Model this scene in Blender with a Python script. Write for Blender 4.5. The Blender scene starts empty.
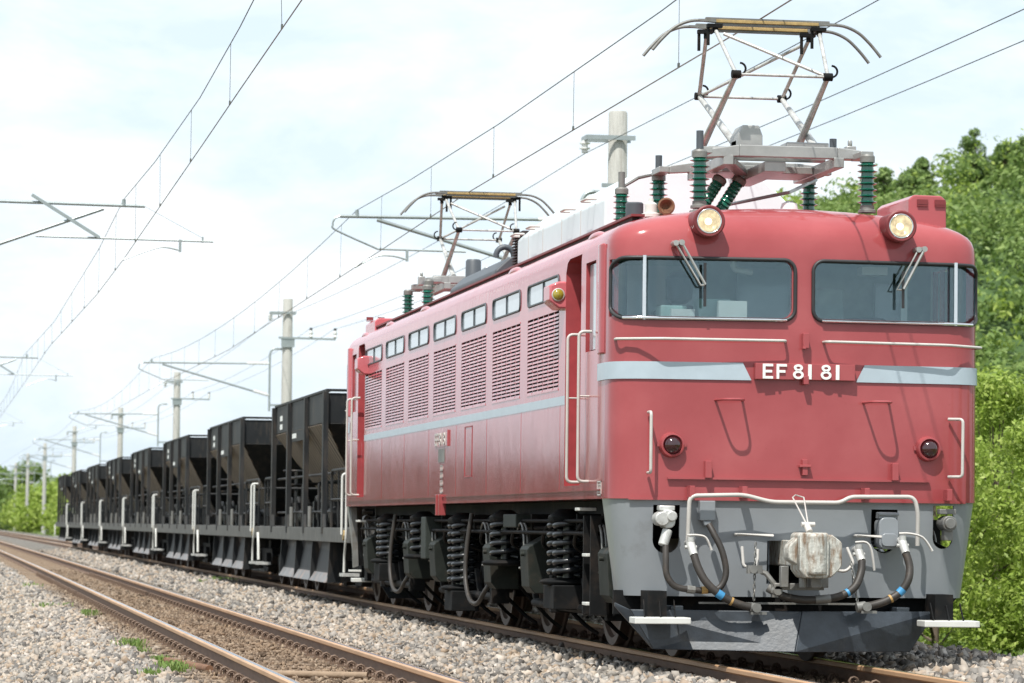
import bpy, bmesh, math, random
import numpy as np
from mathutils import Vector, Matrix
R = math.radians
SC = bpy.context.scene
COL = SC.collection
rnd = random.Random(7)

# ------------------------------------------------------------------ camera
cd = bpy.data.cameras.new('camera'); cam = bpy.data.objects.new('camera', cd); COL.objects.link(cam)
YAW, PITCH, ROLL, FPX = 0.1640, 0.0532, 0.0115, 3467.3
fw = Vector((math.sin(YAW)*math.cos(PITCH), math.cos(YAW)*math.cos(PITCH), math.sin(PITCH)))
rt = Vector((math.cos(YAW), -math.sin(YAW), 0)); up = rt.cross(fw)
r2 = rt*math.cos(ROLL)+up*math.sin(ROLL); u2 = -rt*math.sin(ROLL)+up*math.cos(ROLL)
cam.matrix_world = Matrix(((r2.x,u2.x,-fw.x,-6.4553),(r2.y,u2.y,-fw.y,-25.5106),(r2.z,u2.z,-fw.z,1.032),(0,0,0,1)))
cd.sensor_width = 36; cd.lens = FPX*36/1024; cd.clip_start = 0.5; cd.clip_end = 3000
cd.dof.use_dof = True; cd.dof.focus_distance = 27.5; cd.dof.aperture_fstop = 5.4
SC.camera = cam

# ------------------------------------------------------------------ world and sun
SUN_DIR = Vector((0.28, 0.50, -1.0)).normalized()      # the way the light travels
w = bpy.data.worlds.new('World'); SC.world = w; w.use_nodes = True
nt = w.node_tree; N = nt.nodes; Lk = nt.links; N.clear()
sky = N.new('ShaderNodeTexSky'); sky.sky_type = 'NISHITA'; sky.sun_disc = False
sky.sun_elevation = math.asin(-SUN_DIR.z); sky.sun_rotation = math.atan2(-SUN_DIR.x, -SUN_DIR.y)
sky.air_density = 1.0; sky.dust_density = 1.6; sky.ozone_density = 1.0
tc = N.new('ShaderNodeTexCoord'); mp = N.new('ShaderNodeMapping'); mp.inputs['Scale'].default_value = (1, 1, 2.6)
nz = N.new('ShaderNodeTexNoise'); nz.inputs['Scale'].default_value = 9.0; nz.inputs['Detail'].default_value = 9; nz.inputs['Roughness'].default_value = .6; nz.inputs['Distortion'].default_value = .35
cr = N.new('ShaderNodeValToRGB'); cr.color_ramp.elements[0].position = .40; cr.color_ramp.elements[1].position = .64
mx = N.new('ShaderNodeMix'); mx.data_type = 'RGBA'
hs = N.new('ShaderNodeMix'); hs.data_type = 'RGBA'; hs.inputs[0].default_value = .80
hs.inputs[7].default_value = (8.7, 10.15, 11.4, 1)
Lk.new(tc.outputs['Generated'], mp.inputs['Vector']); Lk.new(mp.outputs[0], nz.inputs['Vector'])
Lk.new(nz.outputs['Fac'], cr.inputs[0])
mm = N.new('ShaderNodeMath'); mm.operation = 'MULTIPLY'; mm.inputs[1].default_value = .8
Lk.new(cr.outputs[0], mm.inputs[0]); Lk.new(mm.outputs[0], mx.inputs[0])
Lk.new(sky.outputs[0], hs.inputs[6]); Lk.new(hs.outputs[2], mx.inputs[6]); mx.inputs[7].default_value = (11.0, 11.4, 11.7, 1)
bg = N.new('ShaderNodeBackground'); bg.inputs['Strength'].default_value = 0.085
wo = N.new('ShaderNodeOutputWorld'); Lk.new(mx.outputs[2], bg.inputs[0]); Lk.new(bg.outputs[0], wo.inputs[0])
sl = bpy.data.lights.new('sun', 'SUN'); sl.energy = 4.4; sl.angle = R(.53); sl.color = (1, .965, .90)
so = bpy.data.objects.new('sun', sl); COL.objects.link(so); so.rotation_euler = SUN_DIR.to_track_quat('-Z', 'Y').to_euler(); so.location = (-20, -30, 60)
SC.view_settings.view_transform = 'Standard'; SC.view_settings.look = 'None'; SC.view_settings.gamma = 1
SC.view_settings.use_curve_mapping = False; SC.view_settings.exposure = 0.34
SC.cycles.use_denoising = True; SC.cycles.max_bounces = 6; SC.cycles.transparent_max_bounces = 12
SC.cycles.caustics_reflective = False; SC.cycles.caustics_refractive = False

# ------------------------------------------------------------------ materials
def _new(name):
    m = bpy.data.materials.new(name); m.use_nodes = True; t = m.node_tree; b = t.nodes['Principled BSDF']; return m, t, b
def ramp(t, fac, stops):
    r = t.nodes.new('ShaderNodeValToRGB'); e = r.color_ramp.elements
    while len(e) < len(stops): e.new(.5)
    for k, (p, c) in enumerate(stops): e[k].position = p; e[k].color = (*c, 1)
    t.links.new(fac, r.inputs[0]); return r.outputs[0]
def noise(t, scale, detail=5, rough=.55, stretch=None, coord='Object'):
    c = t.nodes.new('ShaderNodeTexCoord'); n = t.nodes.new('ShaderNodeTexNoise')
    n.inputs['Scale'].default_value = scale; n.inputs['Detail'].default_value = detail; n.inputs['Roughness'].default_value = rough
    if stretch:
        m = t.nodes.new('ShaderNodeMapping'); m.inputs['Scale'].default_value = stretch
        t.links.new(c.outputs[coord], m.inputs[0]); t.links.new(m.outputs[0], n.inputs['Vector'])
    else: t.links.new(c.outputs[coord], n.inputs['Vector'])
    return n.outputs['Fac']
def mixc(t, fac, a, b):
    m = t.nodes.new('ShaderNodeMix'); m.data_type = 'RGBA'
    for i, v in ((0, fac), (6, a), (7, b)):
        if isinstance(v, (tuple, list)): m.inputs[i].default_value = (*v, 1)
        elif isinstance(v, (int, float)): m.inputs[i].default_value = v
        else: t.links.new(v, m.inputs[i])
    return m.outputs[2]
def mat(name, col, rough=.5, metal=0., var=.18, scale=6., dirt=None, dirt_pos=(.5, .72), stretch=None, coat=0., bump=0., bscale=30., spec=.5, ds=3.):
    m, t, b = _new(name)
    lo = tuple(c*(1-var) for c in col); hi = tuple(min(1, c*(1+var)) for c in col)
    c = ramp(t, noise(t, scale, stretch=stretch), [(.3, lo), (.7, hi)])
    if dirt:
        f = ramp(t, noise(t, ds, 8, .65, stretch), [(dirt_pos[0], (0, 0, 0)), (dirt_pos[1], (1, 1, 1))])
        c = mixc(t, f, c, dirt)
    t.links.new(c, b.inputs['Base Color'])
    b.inputs['Roughness'].default_value = rough; b.inputs['Metallic'].default_value = metal
    b.inputs['Coat Weight'].default_value = coat; b.inputs['Coat Roughness'].default_value = .12
    b.inputs['Specular IOR Level'].default_value = spec
    if bump:
        bn = t.nodes.new('ShaderNodeBump'); bn.inputs['Strength'].default_value = bump; bn.inputs['Distance'].default_value = .02
        t.links.new(noise(t, bscale), bn.inputs['Height']); t.links.new(bn.outputs[0], b.inputs['Normal'])
    return m
# locomotive paint: faded red; sky sheen painted into the upper sides, dirt and dark reflection into the lower
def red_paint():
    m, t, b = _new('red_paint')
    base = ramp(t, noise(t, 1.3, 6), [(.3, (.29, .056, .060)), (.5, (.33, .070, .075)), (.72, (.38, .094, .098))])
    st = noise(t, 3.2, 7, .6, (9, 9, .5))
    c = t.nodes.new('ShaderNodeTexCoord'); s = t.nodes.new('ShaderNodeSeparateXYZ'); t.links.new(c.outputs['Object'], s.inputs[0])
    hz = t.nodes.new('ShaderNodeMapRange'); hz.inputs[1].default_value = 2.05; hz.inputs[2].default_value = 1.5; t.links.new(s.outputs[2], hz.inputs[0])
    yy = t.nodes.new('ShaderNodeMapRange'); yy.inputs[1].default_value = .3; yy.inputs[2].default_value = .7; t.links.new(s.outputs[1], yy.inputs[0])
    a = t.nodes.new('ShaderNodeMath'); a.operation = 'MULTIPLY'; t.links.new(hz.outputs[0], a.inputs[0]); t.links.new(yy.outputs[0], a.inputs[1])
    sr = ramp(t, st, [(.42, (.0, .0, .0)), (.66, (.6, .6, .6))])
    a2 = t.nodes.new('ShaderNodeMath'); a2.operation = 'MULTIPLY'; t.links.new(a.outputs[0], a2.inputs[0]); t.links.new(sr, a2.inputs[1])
    c1 = mixc(t, a2.outputs[0], base, (.23, .060, .048))  # lower side streaks: dirt together with a painted dark ground reflection
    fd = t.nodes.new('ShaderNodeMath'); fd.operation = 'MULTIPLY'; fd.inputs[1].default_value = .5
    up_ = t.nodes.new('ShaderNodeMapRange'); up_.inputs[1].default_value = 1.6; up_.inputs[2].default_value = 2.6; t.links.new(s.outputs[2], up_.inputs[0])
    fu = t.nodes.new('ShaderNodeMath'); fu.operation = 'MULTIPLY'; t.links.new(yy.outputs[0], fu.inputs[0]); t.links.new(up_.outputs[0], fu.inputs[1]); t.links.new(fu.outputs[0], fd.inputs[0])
    c1 = mixc(t, fd.outputs[0], c1, (.66, .19, .22))  # paler pink up the sides: fading plus sky sheen painted into the colour
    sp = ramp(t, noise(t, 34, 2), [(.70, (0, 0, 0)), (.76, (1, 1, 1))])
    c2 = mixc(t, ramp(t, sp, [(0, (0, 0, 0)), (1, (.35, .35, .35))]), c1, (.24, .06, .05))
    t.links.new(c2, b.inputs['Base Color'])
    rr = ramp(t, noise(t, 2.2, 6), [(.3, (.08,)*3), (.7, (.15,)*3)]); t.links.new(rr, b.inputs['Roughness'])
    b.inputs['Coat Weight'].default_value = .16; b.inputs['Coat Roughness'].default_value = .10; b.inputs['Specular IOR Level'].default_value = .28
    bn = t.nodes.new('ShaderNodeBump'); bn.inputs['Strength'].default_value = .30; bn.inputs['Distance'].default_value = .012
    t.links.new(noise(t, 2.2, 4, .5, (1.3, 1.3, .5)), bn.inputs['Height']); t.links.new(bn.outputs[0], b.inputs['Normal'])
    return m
M = {}
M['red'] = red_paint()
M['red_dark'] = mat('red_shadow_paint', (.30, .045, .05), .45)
M['roofred'] = mat('roof_red_paint', (.17, .025, .028), .5, dirt=(.06, .03, .03), dirt_pos=(.6, .9))
M['cab'] = mat('cab_lining', (.30, .40, .37), .6)
M['recess'] = mat('recess_black', (.03, .02, .02), .8)
M['stripe'] = mat('stripe_paint', (.39, .465, .52), .35, var=.06, coat=.3)
M['skirt'] = mat('skirt_grey_paint', (.225, .243, .26), .33, var=.06, scale=2.5, dirt=(.13, .13, .13), dirt_pos=(.62, .95), coat=.3, bump=.1, bscale=6)
M['plow'] = mat('plow_black_paint', (.030, .038, .048), .46, var=.3, scale=9, dirt=(.09, .09, .09), dirt_pos=(.6, .8), coat=.2, bump=.12, bscale=30)
M['under'] = mat('underframe_black', (.009, .0095, .010), .7, spec=.12, var=.3, dirt=(.040, .030, .024), dirt_pos=(.5, .8), ds=5)
M['undergreen'] = mat('axle_box_paint', (.016, .019, .016), .6, spec=.2, var=.25, dirt=(.05, .038, .028), dirt_pos=(.55, .85), ds=4)
M['spring'] = mat('spring_steel', (.012, .014, .017), .35, var=.2, coat=.1)
M['wheel'] = mat('wheel_steel', (.09, .065, .05), .5, .3, dirt=(.12, .07, .05))
M['white'] = mat('white_paint', (.62, .62, .585), .4, var=.06, dirt=(.40, .36, .30), dirt_pos=(.62, .85), ds=14)
M['coupler'] = mat('coupler_whitewash', (.46, .46, .42), .6, var=.25, scale=14, dirt=(.22, .155, .105), dirt_pos=(.46, .64), ds=8, stretch=(3, 3, .8), bump=.4)
M['steel'] = mat('bright_steel', (.38, .38, .365), .38, .55, var=.15)
M['chrome'] = mat('chrome_trim', (.75, .76, .76), .16, 1., var=.05)
M['dull'] = mat('dull_galvanised_steel', (.19, .19, .18), .5, .25, var=.25, dirt=(.13, .105, .08), dirt_pos=(.5, .8), ds=9)
M['pipe_white'] = mat('painted_pipe_pale', (.50, .48, .45), .35, var=.08, dirt=(.30, .22, .18), dirt_pos=(.66, .85), ds=20)
M['galvwhite'] = mat('weathered_aluminium', (.50, .50, .48), .4, .3, var=.25, scale=12, dirt=(.22, .18, .15), dirt_pos=(.55, .75), ds=14)
M['rust'] = mat('rusty_iron', (.17, .085, .045), .8, var=.3, scale=20)
M['hose'] = mat('rubber_hose', (.032, .027, .023), .55, dirt=(.08, .06, .045), dirt_pos=(.55, .8), ds=9)
M['rubber'] = mat('black_rubber', (.025, .025, .027), .5)
M['blue'] = mat('blue_tape', (.05, .26, .50), .4)
M['ochre'] = mat('ochre_tape', (.42, .26, .09), .6)
M['insul'] = mat('green_porcelain', (.010, .13, .085), .15, var=.15, coat=.8)
M['inswhite'] = mat('white_porcelain', (.72, .72, .70), .2, coat=.5, var=.05)
M['hood'] = mat('roof_hood_silver', (.64, .71, .73), .38, .0, var=.07, scale=2, dirt=(.45, .46, .47), dirt_pos=(.6, .9), coat=.3)
M['roofgrey'] = mat('roof_box_grey', (.07, .08, .092), .5, var=.15)
M['concrete'] = mat('mast_concrete', (.42, .415, .385), .85, var=.12, scale=9, dirt=(.24, .22, .19), dirt_pos=(.55, .8), stretch=(4, 4, .35), bump=.2)
M['galv'] = mat('galvanised_tube', (.34, .38, .38), .4, .5, var=.1)
M['wire'] = mat('catenary_wire', (.10, .11, .10), .5, .3)
M['copper'] = mat('contact_wire_copper', (.16, .12, .085), .45, .5)
M['strip'] = mat('contact_strip_ochre', (.36, .25, .10), .55, var=.25, scale=20)
M['plate_white'] = mat('letter_white', (.82, .83, .80), .4, var=.04)
M['lensred'] = mat('marker_lens_red', (.030, .004, .006), .05, coat=1., var=.1)
M['lamp_amber'] = mat('amber_lens', (.30, .24, .02), .12, coat=1., var=.1)
M['skirtgreen'] = mat('box_grey_green', (.03, .036, .032), .6, spec=.2)
def wagon_paint():
    m, t, b = _new('wagon_black_paint')
    c = ramp(t, noise(t, 2.2, 7), [(.35, (.008, .010, .012)), (.75, (.020, .022, .024))])
    oi = t.nodes.new('ShaderNodeObjectInfo'); dm = ramp(t, oi.outputs['Random'], [(0, (0, 0, 0)), (1, (.32, .32, .32))])
    dn = ramp(t, noise(t, 3.5, 7, .65, (2.5, 2.5, .6)), [(.5, (0, 0, 0)), (.7, (.55, .55, .55))])
    c = mixc(t, dm, c, (.045, .043, .040)); c = mixc(t, dn, c, (.085, .065, .05))
    t.links.new(c, b.inputs['Base Color']); b.inputs['Roughness'].default_value = .55; b.inputs['Specular IOR Level'].default_value = .25
    return m
M['wagon'] = wagon_paint()
def slope_mat():
    m, t, b = _new('hopper_slope_dusty_steel')
    tc_ = t.nodes.new('ShaderNodeTexCoord'); wv = t.nodes.new('ShaderNodeTexWave'); wv.bands_direction = 'Y'; wv.inputs['Scale'].default_value = 1.15; wv.inputs['Distortion'].default_value = 5; wv.inputs['Detail'].default_value = 3; wv.inputs['Detail Scale'].default_value = .6
    t.links.new(tc_.outputs['Object'], wv.inputs['Vector']); f = wv.outputs['Fac']
    c = ramp(t, f, [(.15, (.035, .027, .021)), (.55, (.10, .075, .056)), (.85, (.27, .21, .155))])
    t.links.new(c, b.inputs['Base Color']); b.inputs['Roughness'].default_value = .75; return m
M['slope'] = slope_mat()
M['chute'] = mat('chute_worn_steel', (.15, .15, .15), .5, .0, var=.35, scale=5, dirt=(.34, .22, .16), dirt_pos=(.5, .75))
M['sill'] = mat('wagon_sill_dusty', (.085, .084, .078), .6, var=.2, dirt=(.15, .14, .125), dirt_pos=(.5, .85))
def glass(name, tint, refl=.10):
    m, t, b = _new(name); t.nodes.remove(b); o = t.nodes['Material Output']
    tr = t.nodes.new('ShaderNodeBsdfTransparent'); tr.inputs[0].default_value = (*tint, 1)
    g = t.nodes.new('ShaderNodeBsdfGlossy'); g.inputs['Roughness'].default_value = .02; g.inputs[0].default_value = (.80, .90, .96, 1)
    fr = t.nodes.new('ShaderNodeFresnel'); fr.inputs[0].default_value = 1.30 if refl == 0 else 1.5
    ad = t.nodes.new('ShaderNodeMath'); ad.operation = 'ADD'; ad.inputs[1].default_value = refl; t.links.new(fr.outputs[0], ad.inputs[0])
    gb = t.nodes.new('ShaderNodeNewGeometry'); iv = t.nodes.new('ShaderNodeMath'); iv.operation = 'SUBTRACT'; iv.inputs[0].default_value = 1; t.links.new(gb.outputs['Backfacing'], iv.inputs[1])
    mu = t.nodes.new('ShaderNodeMath'); mu.operation = 'MULTIPLY'; t.links.new(ad.outputs[0], mu.inputs[0]); t.links.new(iv.outputs[0], mu.inputs[1])
    ms = t.nodes.new('ShaderNodeMixShader'); t.links.new(mu.outputs[0], ms.inputs[0]); t.links.new(tr.outputs[0], ms.inputs[1]); t.links.new(g.outputs[0], ms.inputs[2])
    t.links.new(ms.outputs[0], o.inputs[0]); return m
M['glass'] = glass('windscreen_glass', (.84, .90, .91), .19)
M['lens'] = glass('headlamp_glass', (.95, .97, .96), .0)
M['sideglass'] = mat('side_window_glass', (.42, .48, .52), .10, var=.05, coat=.6)
def emis(name, col, s):
    m, t, b = _new(name); b.inputs['Base Color'].default_value = (*col, 1); b.inputs['Emission Color'].default_value = (*col, 1); b.inputs['Emission Strength'].default_value = s; return m
M['bulb'] = emis('lit_lamp_bulb', (1, .84, .60), 1.7)
M['reflector'] = mat('lamp_reflector', (.50, .47, .40), .22, .9, var=.35, scale=26)

def foliage(name, stops, trans=.35, rough=.5):
    m, t, b = _new(name)
    g = t.nodes.new('ShaderNodeNewGeometry')
    n = noise(t, .55, 4)
    mx_ = t.nodes.new('ShaderNodeMath'); mx_.operation = 'MULTIPLY_ADD'; mx_.inputs[1].default_value = .55; t.links.new(g.outputs['Random Per Island'], mx_.inputs[0])
    sc_ = t.nodes.new('ShaderNodeMath'); sc_.operation = 'MULTIPLY'; sc_.inputs[1].default_value = .45; t.links.new(n, sc_.inputs[0]); t.links.new(sc_.outputs[0], mx_.inputs[2])
    c = ramp(t, mx_.outputs[0], stops)
    t.links.new(c, b.inputs['Base Color']); b.inputs['Roughness'].default_value = rough
    b.inputs['Specular IOR Level'].default_value = .35
    tl = t.nodes.new('ShaderNodeBsdfTranslucent'); t.links.new(c, tl.inputs[0])
    ms = t.nodes.new('ShaderNodeMixShader'); ms.inputs[0].default_value = trans
    o = t.nodes['Material Output']; t.links.new(b.outputs[0], ms.inputs[1]); t.links.new(tl.outputs[0], ms.inputs[2]); t.links.new(ms.outputs[0], o.inputs[0])
    return m
M['leaf_bright'] = foliage('leaves_yellow_green', [(.15, (.17, .25, .035)), (.5, (.30, .41, .07)), (.85, (.46, .54, .15))], .46)
M['leaf_mid'] = foliage('leaves_mid_green', [(.15, (.105, .175, .045)), (.5, (.185, .275, .07)), (.85, (.30, .39, .125))], .4)
M['leaf_dark'] = foliage('leaves_dark_green', [(.15, (.09, .16, .045)), (.5, (.155, .24, .07)), (.85, (.25, .34, .11))], .4)
M['leaf_deep'] = foliage('leaves_cedar_green', [(.15, (.018, .032, .014)), (.5, (.032, .052, .020)), (.85, (.055, .080, .030))], .15)
M['grass'] = foliage('grass_blades', [(.15, (.13, .22, .05)), (.5, (.23, .35, .09)), (.85, (.40, .47, .19))], .42)
M['bark'] = mat('bark', (.13, .10, .075), .9, var=.3)

def stone_mat():
    m, t, b = _new('ballast_stone')
    g = t.nodes.new('ShaderNodeNewGeometry')
    c = ramp(t, g.outputs['Random Per Island'], [(0, (.09, .085, .08)), (.22, (.20, .19, .175)), (.45, (.33, .31, .28)), (.68, (.41, .365, .31)), (.84, (.30, .23, .165)), (1, (.54, .50, .45))])
    cb = ramp(t, g.outputs['Random Per Island'], [(0, (.08, .055, .036)), (.4, (.165, .115, .075)), (.75, (.235, .17, .115)), (1, (.31, .245, .175))])
    tcn = t.nodes.new('ShaderNodeTexCoord'); s = t.nodes.new('ShaderNodeSeparateXYZ'); t.links.new(tcn.outputs['Object'], s.inputs[0])
    # rail dust keeps to the strip around each track (a stain on the stones themselves)
    def near(cx, half, soft):
        a = t.nodes.new('ShaderNodeMath'); a.operation = 'SUBTRACT'; a.inputs[1].default_value = cx; t.links.new(s.outputs[0], a.inputs[0])
        b_ = t.nodes.new('ShaderNodeMath'); b_.operation = 'ABSOLUTE'; t.links.new(a.outputs[0], b_.inputs[0])
        r = t.nodes.new('ShaderNodeMapRange'); r.inputs[1].default_value = half+soft; r.inputs[2].default_value = half-soft; t.links.new(b_.outputs[0], r.inputs[0]); return r.outputs[0]
    a = near(-3.55, .98, .22); b2 = near(0, .68, .2)
    mx_ = t.nodes.new('ShaderNodeMath'); mx_.operation = 'MAXIMUM'; t.links.new(a, mx_.inputs[0]); t.links.new(b2, mx_.inputs[1])
    sc_ = t.nodes.new('ShaderNodeMath'); sc_.operation = 'MULTIPLY'; sc_.inputs[1].default_value = .92; t.links.new(mx_.outputs[0], sc_.inputs[0])
    cc = mixc(t, sc_.outputs[0], c, cb)
    big = ramp(t, noise(t, .8, 4), [(.35, (.86, .86, .88)), (.7, (1.06, 1.0, .94))])
    mu = t.nodes.new('ShaderNodeMix'); mu.data_type = 'RGBA'; mu.blend_type = 'MULTIPLY'; mu.inputs[0].default_value = 1
    t.links.new(cc, mu.inputs[6]); t.links.new(big, mu.inputs[7])
    t.links.new(mu.outputs[2], b.inputs['Base Color']); b.inputs['Roughness'].default_value = .85; b.inputs['Specular IOR Level'].default_value = .25
    return m
M['stone'] = stone_mat()
def bed_mat():
    m, t, b = _new('ballast_bed')
    c = t.nodes.new('ShaderNodeTexCoord'); v = t.nodes.new('ShaderNodeTexVoronoi'); v.inputs['Scale'].default_value = 17
    t.links.new(c.outputs['Object'], v.inputs['Vector'])
    bw = t.nodes.new('ShaderNodeSeparateColor'); t.links.new(v.outputs['Color'], bw.inputs[0])
    c1 = ramp(t, bw.outputs[0], [(0, (.05, .045, .04)), (.5, (.13, .12, .105)), (1, (.30, .275, .24))])
    c2 = ramp(t, bw.outputs[1], [(0, (.09, .063, .043)), (.6, (.18, .13, .09)), (1, (.26, .20, .145))])
    s = t.nodes.new('ShaderNodeSeparateXYZ'); t.links.new(c.outputs['Object'], s.inputs[0])
    a = t.nodes.new('ShaderNodeMath'); a.operation = 'ADD'; a.inputs[1].default_value = 3.55; t.links.new(s.outputs[0], a.inputs[0])
    ab = t.nodes.new('ShaderNodeMath'); ab.operation = 'ABSOLUTE'; t.links.new(a.outputs[0], ab.inputs[0])
    r = t.nodes.new('ShaderNodeMapRange'); r.inputs[1].default_value = 1.2; r.inputs[2].default_value = .8; t.links.new(ab.outputs[0], r.inputs[0])
    t.links.new(mixc(t, r.outputs[0], c1, c2), b.inputs['Base Color']); b.inputs['Roughness'].default_value = .9; b.inputs['Specular IOR Level'].default_value = .2
    bn = t.nodes.new('ShaderNodeBump'); bn.inputs['Strength'].default_value = .8; bn.inputs['Distance'].default_value = .03
    t.links.new(v.outputs['Distance'], bn.inputs['Height']); t.links.new(bn.outputs[0], b.inputs['Normal']); return m
M['bed'] = bed_mat()
M['earth'] = mat('earth_and_weeds', (.10, .13, .05), .95, var=.4, scale=.8, dirt=(.20, .16, .11), dirt_pos=(.5, .7), ds=.4)
M['hillsoil'] = mat('hill_undergrowth', (.045, .085, .022), .95, var=.35, scale=.6)
def rail_side():
    m, t, b = _new('rail_rust_side')
    c = ramp(t, noise(t, 7, 6, .6, (1, .5, 3)), [(.3, (.105, .060, .036)), (.7, (.17, .10, .062))])
    t.links.new(c, b.inputs['Base Color']); b.inputs['Roughness'].default_value = .7; return m
M['rail'] = rail_side()
M['railhead'] = mat('rail_head_shoulder', (.47, .29, .165), .5, .1, var=.15, scale=4, stretch=(1, .3, 1))
M['railtop'] = mat('rail_running_surface', (.50, .53, .58), .22, .9, var=.1)
M['sleeper'] = mat('sleeper_concrete_stained', (.26, .19, .13), .9, var=.2, scale=8, bump=.3)
M['clip'] = mat('rail_clip_rust', (.15, .10, .07), .7, var=.3, scale=20)

# ------------------------------------------------------------------ mesh builder
KEEP = {'lettering', 'vertical_lettering', 'depot_mark', 'side_number_plate', 'louver_panel', 'stencil_mark', 'safety_chain', 'sleepers', 'window', 'mesh_grille', 'body', 'front_skirt', 'cutter', 'wheel', 'upper_arms', 'access_flap', 'trunk', 'frame', 'wiper', 'insulator_cap'}
class MB:
    def __init__(s): s.v = []; s.f = []; s.mi = []; s.cur = 0; s.isl = []
    def add(s, vs, fs):
        n = len(s.v); s.isl.append((n, n+len(vs), len(s.f), len(s.f)+len(fs))); s.v += [tuple(p) for p in vs]; s.f += [tuple(i+n for i in f) for f in fs]; s.mi += [s.cur]*len(fs); return s
    def mat(s, i): s.cur = i; return s
    def box(s, x0, x1, y0, y1, z0, z1):
        if x0 > x1: x0, x1 = x1, x0
        if y0 > y1: y0, y1 = y1, y0
        if z0 > z1: z0, z1 = z1, z0
        v = [(x0,y0,z0),(x1,y0,z0),(x1,y1,z0),(x0,y1,z0),(x0,y0,z1),(x1,y0,z1),(x1,y1,z1),(x0,y1,z1)]
        return s.add(v, [(0,3,2,1),(4,5,6,7),(0,1,5,4),(1,2,6,5),(2,3,7,6),(3,0,4,7)])
    def hexa(s, v8): return s.add(v8, [(0,3,2,1),(4,5,6,7),(0,1,5,4),(1,2,6,5),(2,3,7,6),(3,0,4,7)])
    def prism(s, poly, axis, a, b):
        # poly: 2D points; axis x -> (y,z), y -> (x,z), z -> (x,y)
        def P(u, w, t): return {'x': (t,u,w), 'y': (u,t,w), 'z': (u,w,t)}[axis]
        n = len(poly); ar = sum(poly[i][0]*poly[(i+1)%n][1]-poly[(i+1)%n][0]*poly[i][1] for i in range(n))
        if a > b: a, b = b, a
        if (ar > 0) != (axis != 'y'): poly = poly[::-1]
        v = [P(u, w, a) for u, w in poly]+[P(u, w, b) for u, w in poly]
        f = [tuple(range(n))[::-1], tuple(range(n, 2*n))]+[(i, (i+1)%n, n+(i+1)%n, n+i) for i in range(n)]
        return s.add(v, f)
    def tube(s, pts, r, n=8, caps=True, closed=False):
        pts = [Vector(p) for p in pts]; m = len(pts)
        rs = r if isinstance(r, (list, tuple)) else [r]*m
        t0 = (pts[1]-pts[0]).normalized(); a = Vector((0,0,1)) if abs(t0.z) < .9 else Vector((1,0,0))
        u = t0.cross(a).normalized(); vs = []
        for i, p in enumerate(pts):
            if closed: t = (pts[(i+1)%m]-pts[i-1]).normalized()
            else: t = ((pts[min(i+1, m-1)]-p).normalized()+(p-pts[max(i-1, 0)]).normalized()).normalized()
            u = (u-t*u.dot(t)).normalized(); w_ = t.cross(u)
            k = 1.
            for j in range(n):
                an = 2*math.pi*j/n; vs.append(p+(u*math.cos(an)+w_*math.sin(an))*rs[i])
        fs = []
        for i in range(m if closed else m-1):
            i2 = (i+1) % m
            for j in range(n): fs.append((i*n+j, i*n+(j+1)%n, i2*n+(j+1)%n, i2*n+j))
        if caps and not closed: fs += [tuple(range(n))[::-1], tuple(range((m-1)*n, m*n))]
        return s.add(vs, fs)
    def cyl(s, p, q, r, n=16): return s.tube([p, q], r, n)
    def bar(s, p, q, a, b=None, upv=(0,0,1)):
        # rectangular bar from p to q
        p = Vector(p); q = Vector(q); b = b or a; t = (q-p).normalized(); u = t.cross(Vector(upv))
        if u.length < 1e-3: u = t.cross(Vector((1,0,0)))
        u.normalize(); w_ = u.cross(t)
        o = [(-1,-1),(1,-1),(1,1),(-1,1)]
        v = [p+u*i*a/2+w_*j*b/2 for i, j in o]+[q+u*i*a/2+w_*j*b/2 for i, j in o]
        return s.hexa(v)
    def lathe(s, prof, c, axis='z', n=20, caps=True):
        # prof: (radius, height) list
        vs = []; c = Vector(c)
        for r_, h in prof:
            for j in range(n):
                an = 2*math.pi*j/n; x, y = r_*math.cos(an), r_*math.sin(an)
                vs.append(c+Vector({'z': (x,y,h), 'y': (x,h,-y), 'x': (h,x,y)}[axis]))
        fs = [(i*n+j, i*n+(j+1)%n, (i+1)*n+(j+1)%n, (i+1)*n+j) for i in range(len(prof)-1) for j in range(n)]
        if caps: fs += [tuple(range(n))[::-1], tuple(range((len(prof)-1)*n, len(prof)*n))]
        return s.add(vs, fs)
    def clusters(s):
        bb = []
        for a, b, fa, fb in s.isl:
            q = np.array(s.v[a:b]); bb.append((q.min(0)-.006, q.max(0)+.006))
        n = len(bb); par = list(range(n))
        def find(i):
            while par[i] != i: i = par[i]
            return i
        for i in range(n):
            for j in range(i+1, n):
                if (bb[i][0] <= bb[j][1]).all() and (bb[j][0] <= bb[i][1]).all(): par[find(j)] = find(i)
        g = {}
        for i in range(n): g.setdefault(find(i), []).append(i)
        return list(g.values())
    def build(s, name, mats, parent=None, smooth=30, bevel=0, loc=None, **kw):
        if parent is not None and name not in KEEP and 1 < len(s.isl) < 120 and sum(b-a for a, b, _, _ in s.isl) == len(s.v):
            cl = s.clusters()
            if 1 < len(cl) <= 40:
                first = None
                for ids in cl:
                    m2 = MB()
                    for i in ids:
                        a, b, fa, fb = s.isl[i]; m2.cur = 0
                        m2.add(s.v[a:b], [tuple(k-a for k in f) for f in s.f[fa:fb]]); m2.mi[-(fb-fa):] = s.mi[fa:fb]
                    o = m2._build(name, mats, parent, smooth, bevel, loc, **kw); first = first or o
                return first
        return s._build(name, mats, parent, smooth, bevel, loc, **kw)
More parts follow.
